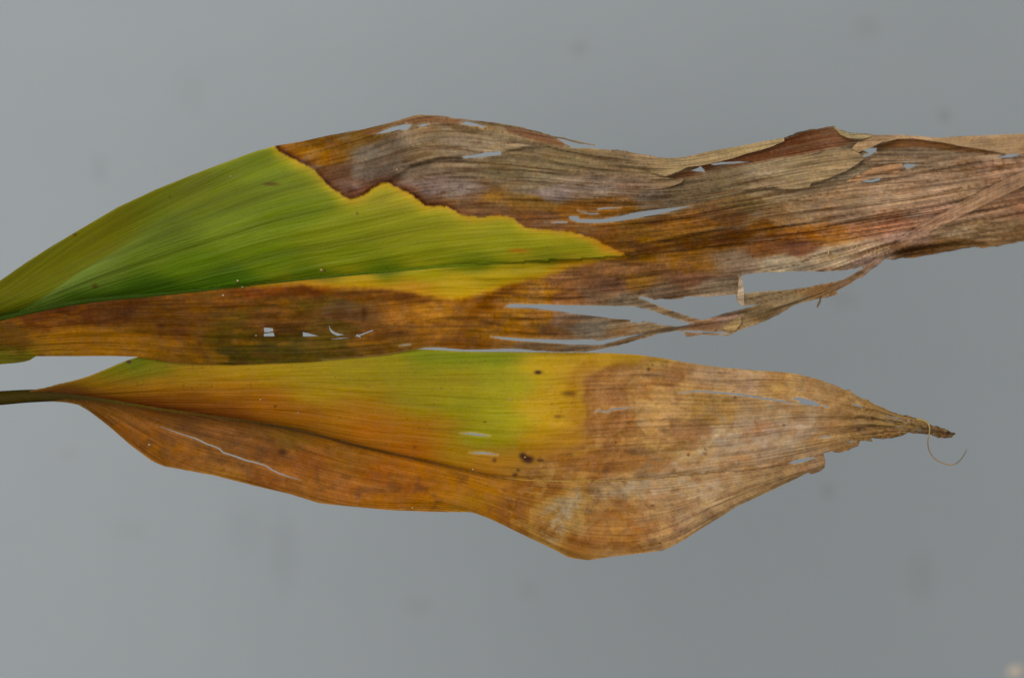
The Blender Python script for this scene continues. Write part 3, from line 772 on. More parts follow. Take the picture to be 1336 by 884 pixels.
mx = list(range(-420, 1021, 30))
def h_at(fn, x, y):
    return fn(np.array(x, float), np.array(y, float))
mxa = np.array(mx, float); mya = mid1(mxa)
mh = np.minimum(h_at(hgt1, np.clip(mxa, -190, 9e9), mid1(np.clip(mxa, -190, 9e9)) - 1.5), h_at(hgt1, np.clip(mxa, -190, 9e9), mid1(np.clip(mxa, -190, 9e9)) + 2)) + .6
mr = np.interp(mxa, [-420, -200, 0, 100, 300, 500, 800, 1020], [9, 8.5, 6.0, 4.6, 2.6, 1.8, 1.2, .6])
mcol = [tuple(np.array([np.interp(x, [-420, 0, 150, 400, 650, 790, 840, 1020], q) for q in ([60, 40, 36, 52, 82, 90, 66, 70], [66, 52, 52, 66, 92, 66, 38, 40], [10, 4, 4, 5, 6, 8, 10, 12])])) for x in mx]
rod('midrib', list(zip(mxa, mya)), mr, mh - mr * .35, LEAF, leaf1, .8, mcol)

def flap(name, poly, hf, col, parent, ffun, spacing=2.0, dryness=1.0, var=.14, seed=70, sm=0, blend=None, cbase=color1, hbase=hgt1):
    P = densify(smooth_closed(poly, sm) if sm else poly, 2.0, lambda x, y: .35 + 0 * x, seed=seed)
    def cf(x, y):
        c = lin(np.array(col, float)) ** (1 / 2.2) * np.ones((len(x), 1))
        f = ffun(x, y)
        c = c * (1 + var * fbm(f[:, 0] * 2, f[:, 1] / 4, seed, 3) + var * .7 * fbm(x / 18, y / 8, seed + 2, 3))[:, None]
        if blend:
            w = sstep(blend[0], blend[1], x)[:, None]
            c = cbase(x, y)[0] * (1 - w) + c * w
        return c, np.full(len(x), dryness)
    def hh(x, y):
        if not blend:
            return hf(x, y)
        w = sstep(blend[0], blend[1], x); b = hbase(x, y) + .5
        return b + w * (hf(x, y) - b)
    sh = Sheet(P, [], hh, cf, ffun, spacing, .9 if not blend else .5)
    return sh.emit(name, LEAF, parent)

def lip_h(base, line, lift, roll):
    """curls over: lifted off the blade along its free lower edge, joined at the top"""
    p = np.array(line, float)
    def f(x, y):
        yl = np.interp(x, p[:, 0], p[:, 1])
        d = np.clip(y - yl, 0, 40)
        return base(x, np.maximum(y, yl + 1)) * .35 + .65 * base(x, yl + 10) + lift * np.sin(np.clip(d / roll, 0, 1) * math.pi * .62) + 5
    return f
lipline = [(835, 201), (862, 207), (884, 206), (914, 200), (960, 192), (1000, 184), (1023, 180)]
flap('curled_edge', [(828, 214), (845, 208), (863, 206.5), (884, 205.8), (897, 204), (914, 200), (927, 197), (960, 191.5), (1000, 183.5), (1023, 179.8), (1023.5, 184), (1010, 190), (992, 196), (975, 200), (958, 206), (940, 210.5), (925, 214), (912, 216.5), (897, 218), (885, 224), (868, 229.5), (850, 226), (838, 219)],
     lip_h(hgt1, lipline, 8, 22), (143, 119, 82), leaf1, flow1, seed=71, blend=(835, 885))
flap('torn_flap', [(815, 240), (838, 234), (856, 230.5), (869, 231.6), (880, 233.5), (894, 232.6), (889, 238), (880, 242), (862, 246), (842, 248), (826, 246)],
     lambda x, y: hgt1(x, y + 6 * sstep(860, 895, x)) + 4 + 7 * sstep(850, 894, x), (124, 98, 70), leaf1, flow1, seed=72, blend=(825, 880))
flap('torn_flap', [(1086, 164.5), (1096, 169.5), (1107, 173.5), (1138, 175.6), (1139, 177.6), (1124, 181.5), (1108, 180.5), (1097, 176)],
     lambda x, y: hgt1(x, y + 4) + 11, (138, 118, 84), leaf1, flow1, seed=73)
lip3 = [(1100, 190), (1118, 186), (1138, 176), (1175, 175.5), (1225, 179.5), (1250, 178), (1336, 174), (1420, 178)]
flap('curled_edge', [(1106, 199), (1117, 187.5), (1128, 181.5), (1139, 176.4), (1175, 176), (1225, 179.8), (1250, 178), (1336, 174.4), (1400, 176), (1440, 184), (1440, 199), (1400, 201), (1336, 200.6), (1314, 201), (1290, 196), (1250, 190), (1220, 184.4), (1190, 180.6), (1172, 180.8), (1160, 184), (1150, 185.6), (1139, 191.6), (1128, 195.6), (1117, 200)],
     lip_h(hgt1, lip3, 6, 20), (143, 114, 82), leaf1, flow1, seed=74)
flap('torn_flap', [(1103, 237.5), (1120, 228.5), (1138, 219.5), (1160, 215), (1176, 213.6), (1180, 218.5), (1172, 225), (1152, 231.5), (1130, 235)],
     lambda x, y: hgt1(x, y + 10) + 9 + 4 * sstep(1140, 1180, x), (158, 118, 82), leaf1, flow1, seed=75)
flap('torn_flap', [(964.3, 359), (967, 358), (970, 372), (970.6, 388), (971.6, 398), (966, 397.4), (961.6, 392.6), (963, 376)],
     lambda x, y: hgt1(np.full_like(x, 958.), np.full_like(y, 352.)) + 9 - .5 * (x - 960), (168, 144, 118), leaf1, flow1, seed=76, var=.08)
flap('torn_flap', [(943, 428), (950, 421), (958, 417), (966, 413), (968, 421), (960, 430), (950, 432)],
     lambda x, y: hgt1(x, y) + 4.5, (140, 114, 74), leaf1, flow1, seed=77)
flap('torn_flap', [(985, 236), (1000, 214), (1047, 205), (1085, 196), (1110, 195), (1121, 200), (1129, 206), (1120, 213), (1104, 223), (1080, 233), (1058, 238.5), (1056, 243.5), (1038, 246.5), (1005, 247)],
     lambda x, y: hgt1(x, y - 8) + 4 + 13 * sstep(985, 1060, x) * sstep(198, 236, y + .35 * (x - 1050)), (136, 112, 80), leaf1, flow1, seed=78, blend=(992, 1052), var=.2)
TW = np.array([(1122, 361), (1136, 346), (1150, 333), (1175, 316), (1200, 301), (1250, 275), (1300, 250), (1345, 229), (1420, 200)], float)
TWW = np.array([5, 7, 10, 13, 15, 17, 18, 18, 14], float)
def twist_h(x, y):
    yl = np.interp(x, TW[:, 0], TW[:, 1]); w = np.interp(x, TW[:, 0], TWW)
    t = np.clip((y - yl) / w, -1, 1)
    return hgt1(x, yl) + 3 + 6 * np.sqrt(np.clip(1 - t * t, 0, 1)) * sstep(1125, 1180, x) - 3 * t
def twist_flow(x, y):
    return np.stack([x / 100, 700 + (y - np.interp(x, TW[:, 0], TW[:, 1])) * 1.1], 1)
flap('torn_strip', sliver(TW, TWW), twist_h, (138, 106, 78), leaf1, twist_flow, seed=79, blend=(1118, 1360), var=.2)
rod('fibre', [(1070, 387), (1070, 392), (1068, 396), (1066, 401)], [.8, 1.2, 1.4, .6], [0, 2, 3, 2] + h_at(hgt1, [1070.], [386.])[0], LEAF, leaf1, 1, [(110, 88, 60)] * 4, 6)
rod('fibre', [(1081, 333), (1081, 328), (1080, 323)], [.5, 1.2, .4], [3, 5, 4] + h_at(hgt1, [1081.], [330.])[0], LEAF, leaf1, 1, [(170, 135, 90)] * 3, 6)

# ================================================================== LEAF TWO (lower, orange and tan)
top2 = [(38, 510), (58, 506), (76, 501), (95, 496.6), (114.5, 491), (140, 480.5), (165, 470), (181, 465), (230, 459), (300, 456), (400, 455), (500, 455), (559, 455.6), (605, 458.6), (660, 458.8), (711, 459.4), (762, 459.6), (802, 460.7), (833, 462.5),
        (868, 467.6), (896, 472.7), (940, 479), (1000, 484), (1036, 487), (1062, 493), (1085, 501), (1107, 510), (1138, 525), (1163, 536.5), (1199, 546), (1212, 554), (1230, 559), (1246, 567)]
bot2 = [(1242, 569), (1225, 570.4), (1214, 566.5), (1189, 564.2), (1176, 567.5), (1161, 571), (1148, 571), (1136, 572), (1138, 576), (1131, 574), (1123, 575), (1119, 581), (1113, 582), (1107, 587.5), (1087, 588.7), (1074.5, 590), (1077, 602), (1076, 609), (1069, 615),
        (1058, 618.5), (1055, 616), (1036, 625.6), (998, 643), (960, 660.7), (945, 671), (920, 686), (892, 704), (866, 717.5), (843, 720.5), (798, 725.6), (767, 730.5), (742, 727), (724, 717), (665, 688.7), (640, 676.5), (616, 667.6), (585, 667.5), (559, 667), (508, 665), (444, 659), (416, 656),
        (381, 644.7), (335, 634), (280, 620), (242, 613), (214, 608), (198, 601), (168, 578.5), (142, 555.6), (117, 536.5), (102, 527.6), (86, 524.6), (60, 523)]
def soften(pts, lim):
    p = np.array(pts, float); out = [p[0]]
    for i in range(1, len(p) - 1):
        if p[i, 0] < lim:
            out += [p[i] * .7 + p[i - 1] * .3 if np.hypot(*(p[i] - p[i-1])) < 30 else p[i] + (p[i-1] - p[i]) * 9 / np.hypot(*(p[i] - p[i-1])),
                    p[i] * .92 + .04 * (p[i - 1] + p[i + 1]),
                    p[i] * .7 + p[i + 1] * .3 if np.hypot(*(p[i] - p[i+1])) < 30 else p[i] + (p[i+1] - p[i]) * 9 / np.hypot(*(p[i] - p[i+1]))]
        else:
            out.append(p[i])
    return [tuple(q) for q in out] + [tuple(p[-1])]
OUT2 = densify(soften(top2, 1050) + soften(bot2, 1050), 2.2, lambda x, y: .12 + 1.0 * sstep(1060, 1110, x) + .35 * sstep(800, 1000, x))
holes2 = [
    sliver([(205, 555), (219, 559.5), (234, 565), (246, 568.6), (255, 571.6), (262, 575), (270, 579), (279, 582), (287, 585.6), (291, 590), (300, 592.6), (310, 596), (320, 600), (329, 602), (345, 606.5), (354, 612), (363, 616.7), (378, 622), (392, 626)],
           [.3, .6, .8, 1.0, 1.3, 1.4, 1.5, 1.5, 1.7, 1.6, 1.5, 1.8, 1.6, 1.5, 1.3, 1.5, 1.5, 1.0, .3]),
    [(600, 565), (615, 564.4), (628, 565.8), (639.6, 568.2), (625, 568), (612, 566.6)],
    [(612, 590.2), (630, 589.4), (640, 590.6), (649.6, 592.8), (632, 591.8), (620, 591.2)],
    sliver([(776, 538), (781, 534.6), (788, 536.6), (795, 537), (797, 533.6), (810, 532.4), (826, 531)], [.5, 1.6, 1.6, 1.8, 2.0, 1.8, .4]),
    sliver([(884, 513), (897, 511), (910, 510), (940, 512), (957, 513.6), (973, 515.4), (985, 517.6), (1005, 520.6), (1023, 524), (1036, 526.4)], [.4, 1.4, 1.8, 2.0, 2.0, 2.4, 2.2, 2.2, 1.8, .5]),
    [(1034, 520.4), (1041, 517.6), (1050, 519.4), (1062, 523), (1071, 528.2), (1066, 529.6), (1052, 528), (1040, 526), (1044, 523)],
    [(1073, 528), (1078, 529), (1082, 531.6), (1077, 531.4)],
    [(1112, 526), (1118, 527.2), (1127, 531), (1124, 531.8), (1116, 529.4)],
    [(1029, 603.4), (1040, 599.4), (1059, 595.8), (1064, 596.6), (1050, 602), (1036, 605)],
    sliver([(1150, 545), (1165, 548.4), (1185, 552)], [.3, 1.6, .3]),
    sliver([(1160, 556), (1180, 557), (1200, 559)], [.3, 1.4, .3]),
    sliver([(1150, 540), (1172, 545.4), (1190, 549)], [.3, 1.2, .3]),
    sliver([(1190, 561.4), (1202, 562), (1214, 563)], [.4, 1.6, .4]),
    sliver([(1068, 571), (1078, 569.4), (1086, 570)], [.5, 1.8, .5]),
    sliver([(1104, 577.6), (1110, 576), (1116, 577)], [.5, 2.0, .5]),
]
HOL2 = [densify(h, 2.2, lambda x, y: .2 + 0 * x, seed=41 + i) for i, h in enumerate(holes2)]
mid2 = curve([(-420, 560), (-200, 534), (0, 519), (50, 516), (90, 516.5), (125, 520.5), (200, 532), (300, 546), (340, 552), (400, 564), (450, 577), (500, 589), (550, 600), (600, 611), (650, 621.5), (685, 625.8), (736, 627.3), (787, 627), (851, 623.5), (920, 617), (1000, 609), (1080, 590), (1160, 566), (1246, 567.5)])
tcur2 = curve([(38, 509), (92, 497), (140, 480), (181, 465), (300, 456), (500, 455), (700, 459), (833, 462), (940, 479), (1036, 487), (1107, 510), (1163, 536), (1246, 562)])
bcur2 = curve([(38, 523), (92, 527), (117, 537), (168, 578), (214, 608), (335, 634), (444, 659), (616, 668), (680, 696), (767, 730), (866, 718), (945, 671), (1036, 626), (1107, 600), (1163, 575), (1246, 572)])
def tv2(x, y):
    m = mid2(x)
    return (m - y) / np.maximum(m - tcur2(x), 5), (y - m) / np.maximum(bcur2(x) - m, 5), m
def flow2(x, y):
    up, dn, m = tv2(x, y)
    g = .42 * (1 - np.exp(-(x - 80) / 200)) + .00030 * x
    gl = .62 * (1 - np.exp(-(x - 80) / 220)) + .0002 * x
    wob = 1.6 * fbm(x / 150, y / 30, 131, 2)
    v = np.where(y < m, 900 + (up - g) * 125 + wob, 1400 + (dn - gl) * 95 + wob)
    return np.stack([x / 100, v], 1)

C2 = [(100, 512, (72, 47, 8)), (120, 500, (120, 90, 5)), (150, 485, (92, 94, 6)), (175, 474, (78, 92, 5)), (200, 480, (100, 94, 4)), (150, 505, (122, 80, 4)), (200, 505, (137, 92, 5)), (200, 523, (100, 52, 6)), (250, 490, (132, 100, 4)), (300, 480, (140, 110, 5)), (300, 510, (140, 90, 6)),
      (350, 480, (137, 112, 6)), (350, 530, (132, 77, 6)), (300, 532, (102, 54, 6)), (250, 524, (110, 62, 6)), (400, 480, (130, 110, 8)), (420, 510, (132, 107, 8)), (450, 490, (127, 112, 6)), (450, 540, (142, 94, 8)), (400, 545, (128, 76, 8)), (480, 560, (142, 82, 5)), (520, 480, (132, 120, 6)), (550, 465, (107, 117, 4)), (600, 465, (107, 122, 4)),
      (650, 466, (110, 124, 6)), (600, 490, (137, 124, 8)), (550, 520, (134, 124, 8)), (600, 530, (127, 127, 8)), (650, 500, (140, 137, 15)), (650, 540, (140, 142, 15)), (620, 570, (122, 130, 8)), (660, 570, (132, 132, 10)), (580, 560, (147, 110, 5)), (550, 562, (147, 92, 5)), (600, 590, (150, 112, 5)), (540, 585, (147, 82, 8)),
      (640, 602, (147, 97, 20)), (675, 500, (147, 142, 12)), (675, 550, (150, 145, 18)), (700, 480, (162, 128, 15)), (740, 480, (160, 122, 18)), (700, 530, (175, 135, 28)), (722, 550, (173, 131, 25)), (700, 570, (162, 118, 12)), (730, 520, (168, 125, 20)), (750, 535, (153, 108, 12)), (740, 570, (157, 108, 25)), (690, 588, (132, 87, 12)), (725, 595, (134, 86, 28)),
      (780, 465, (162, 122, 15)), (830, 468, (137, 102, 20)), (770, 492, (136, 92, 40)), (790, 510, (132, 90, 50)), (780, 560, (130, 86, 47)), (800, 580, (132, 87, 42)), (830, 500, (142, 100, 50)), (850, 520, (158, 115, 60)), (850, 553, (172, 130, 76)), (870, 535, (166, 122, 66)), (838, 572, (156, 112, 58)), (820, 550, (134, 87, 44)), (870, 487, (130, 87, 37)), (890, 560, (130, 86, 44)), (880, 590, (160, 118, 58)),
      (840, 600, (134, 90, 42)), (760, 612, (132, 84, 34)), (700, 615, (132, 92, 42)), (910, 520, (140, 100, 40)), (930, 545, (137, 94, 32)), (930, 490, (147, 114, 80)), (980, 500, (156, 124, 94)), (1000, 540, (137, 110, 77)), (960, 570, (142, 120, 94)), (1000, 580, (147, 122, 94)), (900, 610, (142, 110, 72)), (950, 598, (152, 107, 62)), (985, 560, (152, 110, 77)),
      (1050, 540, (137, 102, 57)), (1010, 505, (152, 110, 47)), (1060, 505, (144, 107, 60)), (1040, 560, (152, 124, 100)), (1080, 570, (137, 100, 54)), (1100, 530, (134, 94, 47)), (1150, 550, (134, 100, 50)), (1120, 570, (130, 94, 47)), (1180, 552, (132, 102, 57)), (1210, 558, (112, 84, 50)), (1240, 567, (122, 94, 64)), (1060, 605, (142, 110, 77)), (1000, 625, (137, 107, 70)),
      (950, 650, (132, 100, 62)), (1020, 614, (132, 100, 62)),
      (120, 532, (87, 54, 10)), (160, 555, (117, 68, 12)), (200, 580, (120, 74, 16)), (200, 550, (100, 60, 14)), (250, 560, (94, 60, 25)), (250, 590, (117, 70, 18)), (300, 570, (97, 60, 28)), (300, 612, (127, 84, 25)), (280, 600, (112, 72, 25)), (350, 590, (97, 57, 25)), (350, 622, (120, 70, 22)), (400, 600, (120, 67, 18)), (380, 572, (97, 70, 15)), (450, 592, (114, 72, 12)),
      (450, 640, (142, 87, 36)), (400, 640, (132, 82, 26)), (500, 620, (127, 70, 10)), (500, 655, (142, 87, 20)), (550, 612, (142, 87, 10)), (540, 635, (122, 67, 12)), (600, 632, (150, 94, 6)), (560, 655, (144, 90, 8)), (618, 656, (132, 94, 6)), (650, 640, (160, 107, 22)), (640, 668, (142, 87, 15)), (668, 662, (112, 64, 10)), (690, 647, (120, 74, 14)), (700, 692, (102, 62, 14)),
      (730, 640, (117, 72, 28)), (712, 670, (132, 94, 37)), (740, 660, (130, 107, 77)), (745, 685, (122, 102, 70)), (720, 702, (130, 92, 37)), (760, 712, (122, 77, 27)), (780, 680, (132, 92, 40)), (800, 660, (127, 87, 44)), (800, 641, (124, 100, 67)), (850, 640, (150, 122, 88)), (870, 650, (157, 124, 84)), (830, 690, (137, 87, 42)), (860, 665, (140, 104, 64)), (900, 680, (137, 104, 72)), (870, 705, (152, 114, 72)),
      (920, 650, (150, 122, 84)), (800, 716, (132, 100, 62)), (930, 677, (107, 77, 50))]
C2 = tone(C2, lambda a, b: ((.89, .85, .8) if (a > 480 and b < 600) else (.95, .92, .85)) if a < 690 else ((.97, .97, .9) if a < 760 else (1, 1, 1)))
front2 = [(870, 455), (840, 470), (800, 477), (778, 486), (765, 498), (763, 520), (767, 540), (769, 560), (760, 578), (744, 587), (716, 597), (690, 612), (680, 628), (668, 640), (658, 665), (648, 690)]
PATCH2 = [(757, 630), (738, 645), (712, 655), (694, 670), (690, 686), (700, 704), (716, 712), (730, 708), (742, 690), (752, 670), (766, 650)]
GREY2 = [(1075, 530), (1030, 540), (940, 545), (925, 558), (905, 580), (890, 592), (870, 610), (800, 628), (768, 634), (780, 650), (860, 650), (930, 655), (1000, 600), (1060, 575)]
def color2(x, y):
    wx = x + 7 * fbm(x / 26, y / 18, 103); wy = y + 4.5 * fbm(x / 24 + 9, y / 14, 104)
    fl = flow2(x, y); u, v = fl[:, 0] * 100, fl[:, 1]
    c = shep(wx + 6 * fbm(x / 9, y / 7, 111), wy + 5 * fbm(x / 9, y / 7, 112), C2, .5, 8, 2.5)
    soft = shep(wx, wy, C2, .6, 15, 2.0)
    fp = front2 + [(1300, 800), (1300, 430)]
    s = sdf(fp, x + 7 * fbm(x / 18, y / 14, 106), y + 4 * fbm(x / 16, y / 12, 107))
    dead = sstep(-6, 8, s)
    low = (y > mid2(x))
    c = c * dead[:, None] + soft * (1 - dead)[:, None]
    dry = np.clip(dead + low * (.55 - .25 * sstep(420, 600, x)) + .15, 0, 1)
    # concentric brown front lines of the blotch
    c = mixc(c, (120, 76, 30), .55 * np.exp(-((s - 4) / 5) ** 2) * (y < 620))
    c = mixc(c, (138, 90, 14), .45 * np.exp(-((s + 16) / 6) ** 2) * sstep(.0, .5, fbm(x / 20, y / 14, 109) + .3) * (y < 610))
    c = mixc(c, (104, 60, 14), .65 * np.exp(-((s - 8) / 13) ** 2) * (y > 625))
    st = fbm(u / 70, v / 4.5, 121, 4); bl = fbm(x / 24, y / 16, 123, 5)
    c = c * (1 + dry * (.08 * st + .12 * bl + .09 * fbm(u / 16, v / 2.6, 124, 3) + .10 * fbm(x / 5, y / 5, 126, 2)) + (1 - dry) * .06 * st)[:, None]
    rd = sstep(.1, .6, fbm(x / 34 + 50, y / 15, 129, 4)) * dead
    c = mixc(c, (140, 92, 50), .3 * rd)
    ye = sstep(.12, .55, fbm(x / 22 + 90, y / 14, 133, 4)) * dead
    c = mixc(c, (168, 130, 78), .4 * ye)
    dk = sstep(.2, .6, fbm(x / 20 + 10, y / 14, 137, 4)) * low * (1 - dead)
    c = mixc(c, (70, 40, 18), .4 * dk)
    c = mixc(c, (74, 46, 26), .36 * low * (1 - dead) * sstep(0, .45, fbm(x / 14 + 33, y / 10, 138, 4)) * (1 - sstep(330, 440, x)))
    c = mixc(c, (150, 94, 42), .4 * low * (1 - dead) * sstep(.1, .5, fbm(u / 60 + 3, v / 8, 139, 4)))
    # wavy growth rings of the blotch
    ph = s / 15 + 2.6 * fbm(x / 45, y / 30, 173, 3) + 1.2 * fbm(x / 14, y / 11, 174, 2)
    ring = np.sin(ph * 2.2); rk = sstep(0, 14, s) * (1 - sstep(170, 260, s))
    c = mixc(c, (168, 126, 72), .38 * rk * sstep(.1, .9, ring)); c = mixc(c, (128, 82, 40), .38 * rk * sstep(.1, .9, -ring))
    c = mixc(c, (104, 64, 26), .35 * rk * np.exp(-((ring + .05) / .10) ** 2) * sstep(-.2, .3, fbm(x / 30, y / 20, 175)))
    # blotch zones with their own margins
    jx, jy = x + 6 * fbm(x / 14, y / 11, 171), y + 5 * fbm(x / 14 + 7, y / 11, 172)
    for poly, col, f0, kk in [([(782, 484), (766, 498), (763, 530), (768, 562), (790, 572), (815, 562), (821, 530), (812, 505), (826, 492), (834, 478), (806, 476)], (134, 88, 46), 5, .5),
                              ([(828, 515), (870, 520), (905, 540), (900, 560), (868, 572), (838, 570), (826, 545)], (172, 130, 76), 7, .45),
                              ([(868, 478), (888, 482), (890, 496), (876, 504), (862, 500)], (118, 74, 34), 6, .6),
                              ([(872, 552), (905, 548), (930, 560), (905, 575), (880, 572)], (124, 80, 44), 5, .6),
                              ([(770, 590), (830, 586), (880, 596), (860, 612), (780, 616), (740, 606)], (130, 84, 40), 6, .5),
                              ([(905, 505), (925, 512), (935, 540), (925, 556), (905, 548)], (134, 92, 30), 5, .5),
                              ([(992, 500), (1020, 496), (1030, 506), (1012, 514)], (166, 124, 58), 4, .6),
                              ([(985, 548), (1000, 545), (1005, 562), (990, 568)], (156, 104, 62), 4, .55), ([(945, 590), (985, 590), (980, 602), (945, 604)], (160, 110, 62), 4, .6),
                              ([(765, 690), (800, 665), (840, 668), (846, 700), (810, 712), (772, 715)], (138, 88, 38), 7, .5),
                              ([(790, 676), (820, 670), (822, 690), (798, 700)], (158, 112, 56), 5, .5)]:
        sd = sdf(poly, jx, jy)
        c = mixc(c, col, kk * sstep(-f0, f0, sd))
        c = mixc(c, (96, 58, 24), .28 * np.exp(-((sd - 1) / 2.2) ** 2))
    ln = [(948, 556), (930, 572), (922, 582), (905, 592), (890, 600)]
    c = mixc(c, (172, 140, 74), .7 * np.exp(-(pdist(ln, jx, jy) / 2.0) ** 2))
    c = mixc(c, (124, 86, 30), .5 * np.exp(-(pdist([(945, 505), (952, 530), (946, 556)], jx, jy) / 4.0) ** 2))
    for hh in HOL2:
        lo, hi = hh.min(0) - 4, hh.max(0) + 4
        ii = np.where((x > lo[0]) & (x < hi[0]) & (y > lo[1]) & (y < hi[1]))[0]
        f = np.zeros(len(x)); f[ii] = (.12 if hh is HOL2[0] else .4) * np.exp(-(pdist(hh, x[ii], y[ii], True) / 1.5) ** 2)
        c = mixc(c, (190, 162, 128), f)
    # grey weathered patches
    q = sstep(-5, 9, sdf(PATCH2, x + 5 * fbm(x / 10, y / 10, 141), y + 5 * fbm(x / 10 + 4, y / 10, 142)))
    edge = np.exp(-(sdf(PATCH2, x + 5 * fbm(x / 10, y / 10, 141), y + 5 * fbm(x / 10 + 4, y / 10, 142)) / 6) ** 2)
    c = mixc(c, (150, 108, 42), .55 * edge)
    sp = sstep(-.25, .45, fbm(x / 7, y / 6, 145, 4))
    c = mixc(c, (148, 130, 104), q * (.15 + .55 * sp) * sstep(690, 725, x))
    q2 = sstep(-10, 14, sdf(GREY2, x + 14 * fbm(x / 18, y / 14, 147), y + 10 * fbm(x / 18 + 4, y / 14, 148)))
    sp = sstep(-.3, .5, fbm(x / 9, y / 7, 149, 5))
    c = mixc(c, (156, 138, 118), q2 * (.05 + .55 * sp))
    q3 = sstep(.2, .6, fbm(x / 26 + 20, y / 18, 151, 5)) * dead * sstep(760, 830, x)
    c = mixc(c, (118, 96, 74), .42 * q3)
    c = mixc(c, (88, 54, 26), .5 * sstep(.3, .65, fbm(x / 16 + 70, y / 11, 152, 4)) * dead * sstep(700, 800, x) * (y > 600))
    # brown cheek along the rib
    m = mid2(x)
    c = mixc(c, (72, 32, 6), .75 * np.exp(-np.clip(m - y - 4, 0, 99) / 7) * (y < m) * (1 - sstep(250, 420, x)))
    c = mixc(c, (66, 40, 14), .7 * np.exp(-np.clip(y - m - 4, 0, 99) / 8) * (y >= m) * (1 - sstep(300, 480, x)))
    c = mixc(c, (92, 52, 8), .6 * np.exp(-((y - m) / 4.5) ** 2) * sstep(330, 420, x) * (1 - sstep(640, 680, x)))
    # spots
    for (px, py, rx, ry, k) in [(702, 485.5, 5, 2.6, .97), (689, 599, 8, 5, .95), (682, 594, 5, 4, .9), (705, 600, 5, 2, .8), (676, 613, 2.5, 2, .7), (672, 619, 4, 2.2, .8), (846, 481.5, 2.2, 2, .8), (645, 600, 3, 3, .6), (633, 550, 1.4, 1.4, .6), (541, 583, 2, 1.6, .5), (369, 589, 6, 4, .65), (359, 530, 1.6, 1.6, .7),
                                (728, 543, 6, 2.4, .4), (742, 513, 10, 3, .5), (1121, 560.5, 3.6, 3, .97), (898, 593, 2, 2, .8), (959, 518, 2.4, 1.8, .75), (957, 510, 1.6, 1.4, .7), (866, 561, 7, 4, .45), (824, 588, 8, 4, .4), (1023, 554, 2, 1.5, .7), (920, 586, 2, 1.4, .7), (920, 591, 2.6, 1.6, .6), (851, 659, 2.4, 1.4, .7), (861, 708, 1.8, 1.6, .7), (168, 471.6, 3.5, 2, .95)]:
        q = np.exp(-(((x - px) / rx) ** 2 + ((y - py) / ry) ** 2) ** 1.5)
        c = mixc(c, (42, 20, 8), k * q)
    fr = sstep(.5, .75, fbm(x / 3.0, y / 2.6, 155, 2)) * sstep(0, .5, fbm(x / 40, y / 20, 157, 3))
    c = mixc(c, (66, 36, 12), .5 * fr)
    c = mixc(c, (156, 132, 106), .22 * dead * sstep(800, 930, x))
    # long fibres of the frayed tip
    tf = sstep(1085, 1150, x); fb = fbm(u / 160, v / 2.6, 159, 2)
    c = mixc(c, (62, 42, 18), tf * .6 * sstep(.1, .5, fb)); c = mixc(c, (158, 130, 82), tf * .45 * sstep(.1, .5, -fb))
    ed = np.exp(-(pdist(OUT2, x, y, True) / 1.8) ** 2) * (x < 1050)  # light through the thin margin, painted as a yellowish edge
    c = mixc(c, (176, 140, 66), .3 * ed)
    return c, dry * .72

def hgt2(x, y):
    up, dn, m = tv2(x, y)
    fl = flow2(x, y); u, v = fl[:, 0] * 100, fl[:, 1]
    d = np.abs(y - m)
    h = -62 + np.where(y < m, 20 * np.sin(np.clip(up, 0, 1.1) * math.pi * .62), 12 * np.sin(np.clip(dn, 0, 1.1) * math.pi * .75)) * sstep(60, 210, x)
    tap = 1 - sstep(250, 640, x)
    h = h - 7 * np.exp(-d / 8) * tap - 2.0 * np.exp(-d / 3)
    dead = sstep(640, 820, x)
    h = h + (.35 + .65 * dead) * (3.6 * fbm(u / 140, v / 14, 161, 3) + 1.2 * fbm(u / 70, v / 4.5, 163, 2) - 2.5 * dead * np.abs(fbm(u / 150, v / 12, 164, 2)) + 6 * fbm(x / 120, y / 60, 165, 2))
    h = h + dead * 3.0 * fbm(x / 20, y / 14, 167, 3)
    # margin puckers in, then the folded lower lobe near the end
    for ln, st, fade in [([(930, 621), (960, 615), (1000, 609.5), (1026, 606), (1060, 600)], -7, 22), ([(905, 668), (940, 650), (985, 632), (1040, 616)], 4, 10)]:
        p = np.array(ln); yl = np.interp(x, p[:, 0], p[:, 1]); dd = pdist(ln, x, y)
        end = sstep(p[0, 0], p[0, 0] + 40, x) * (1 - sstep(p[-1, 0] - 2, p[-1, 0] + 12, x))
        h = h + end * st * .5 * np.tanh((yl - y) / 1.6) * np.exp(-dd / fade)
    # ridge of the pleats running to the tip
    h = h + sstep(1070, 1150, x) * 3.0 * fbm(u / 200, v / 3.2, 169, 2)
    q = np.clip(1 - (bcur2(x) - y) / 9, 0, 1); h = h - 4 * q ** 2
    return h

leaf2 = top_empty('yellowing_leaf', 'smaller orange and yellow leaf on a slim dark stalk with a pointed frayed tan tip', 'leaf', None, 0, 0, 0)
sh2 = Sheet(OUT2, HOL2, hgt2, color2, flow2)
c2 = sh2.V[sh2.F].mean(1); upm = c2[:, 1] < mid2(c2[:, 0])
b1 = sh2.emit('blade_half', LEAF, leaf2, upm); b1['label'] = 'yellow-green half of the blade fading to tan'
b2 = sh2.emit('blade_half', LEAF, leaf2, ~upm); b2['label'] = 'rusty brown half of the blade with a long crack'

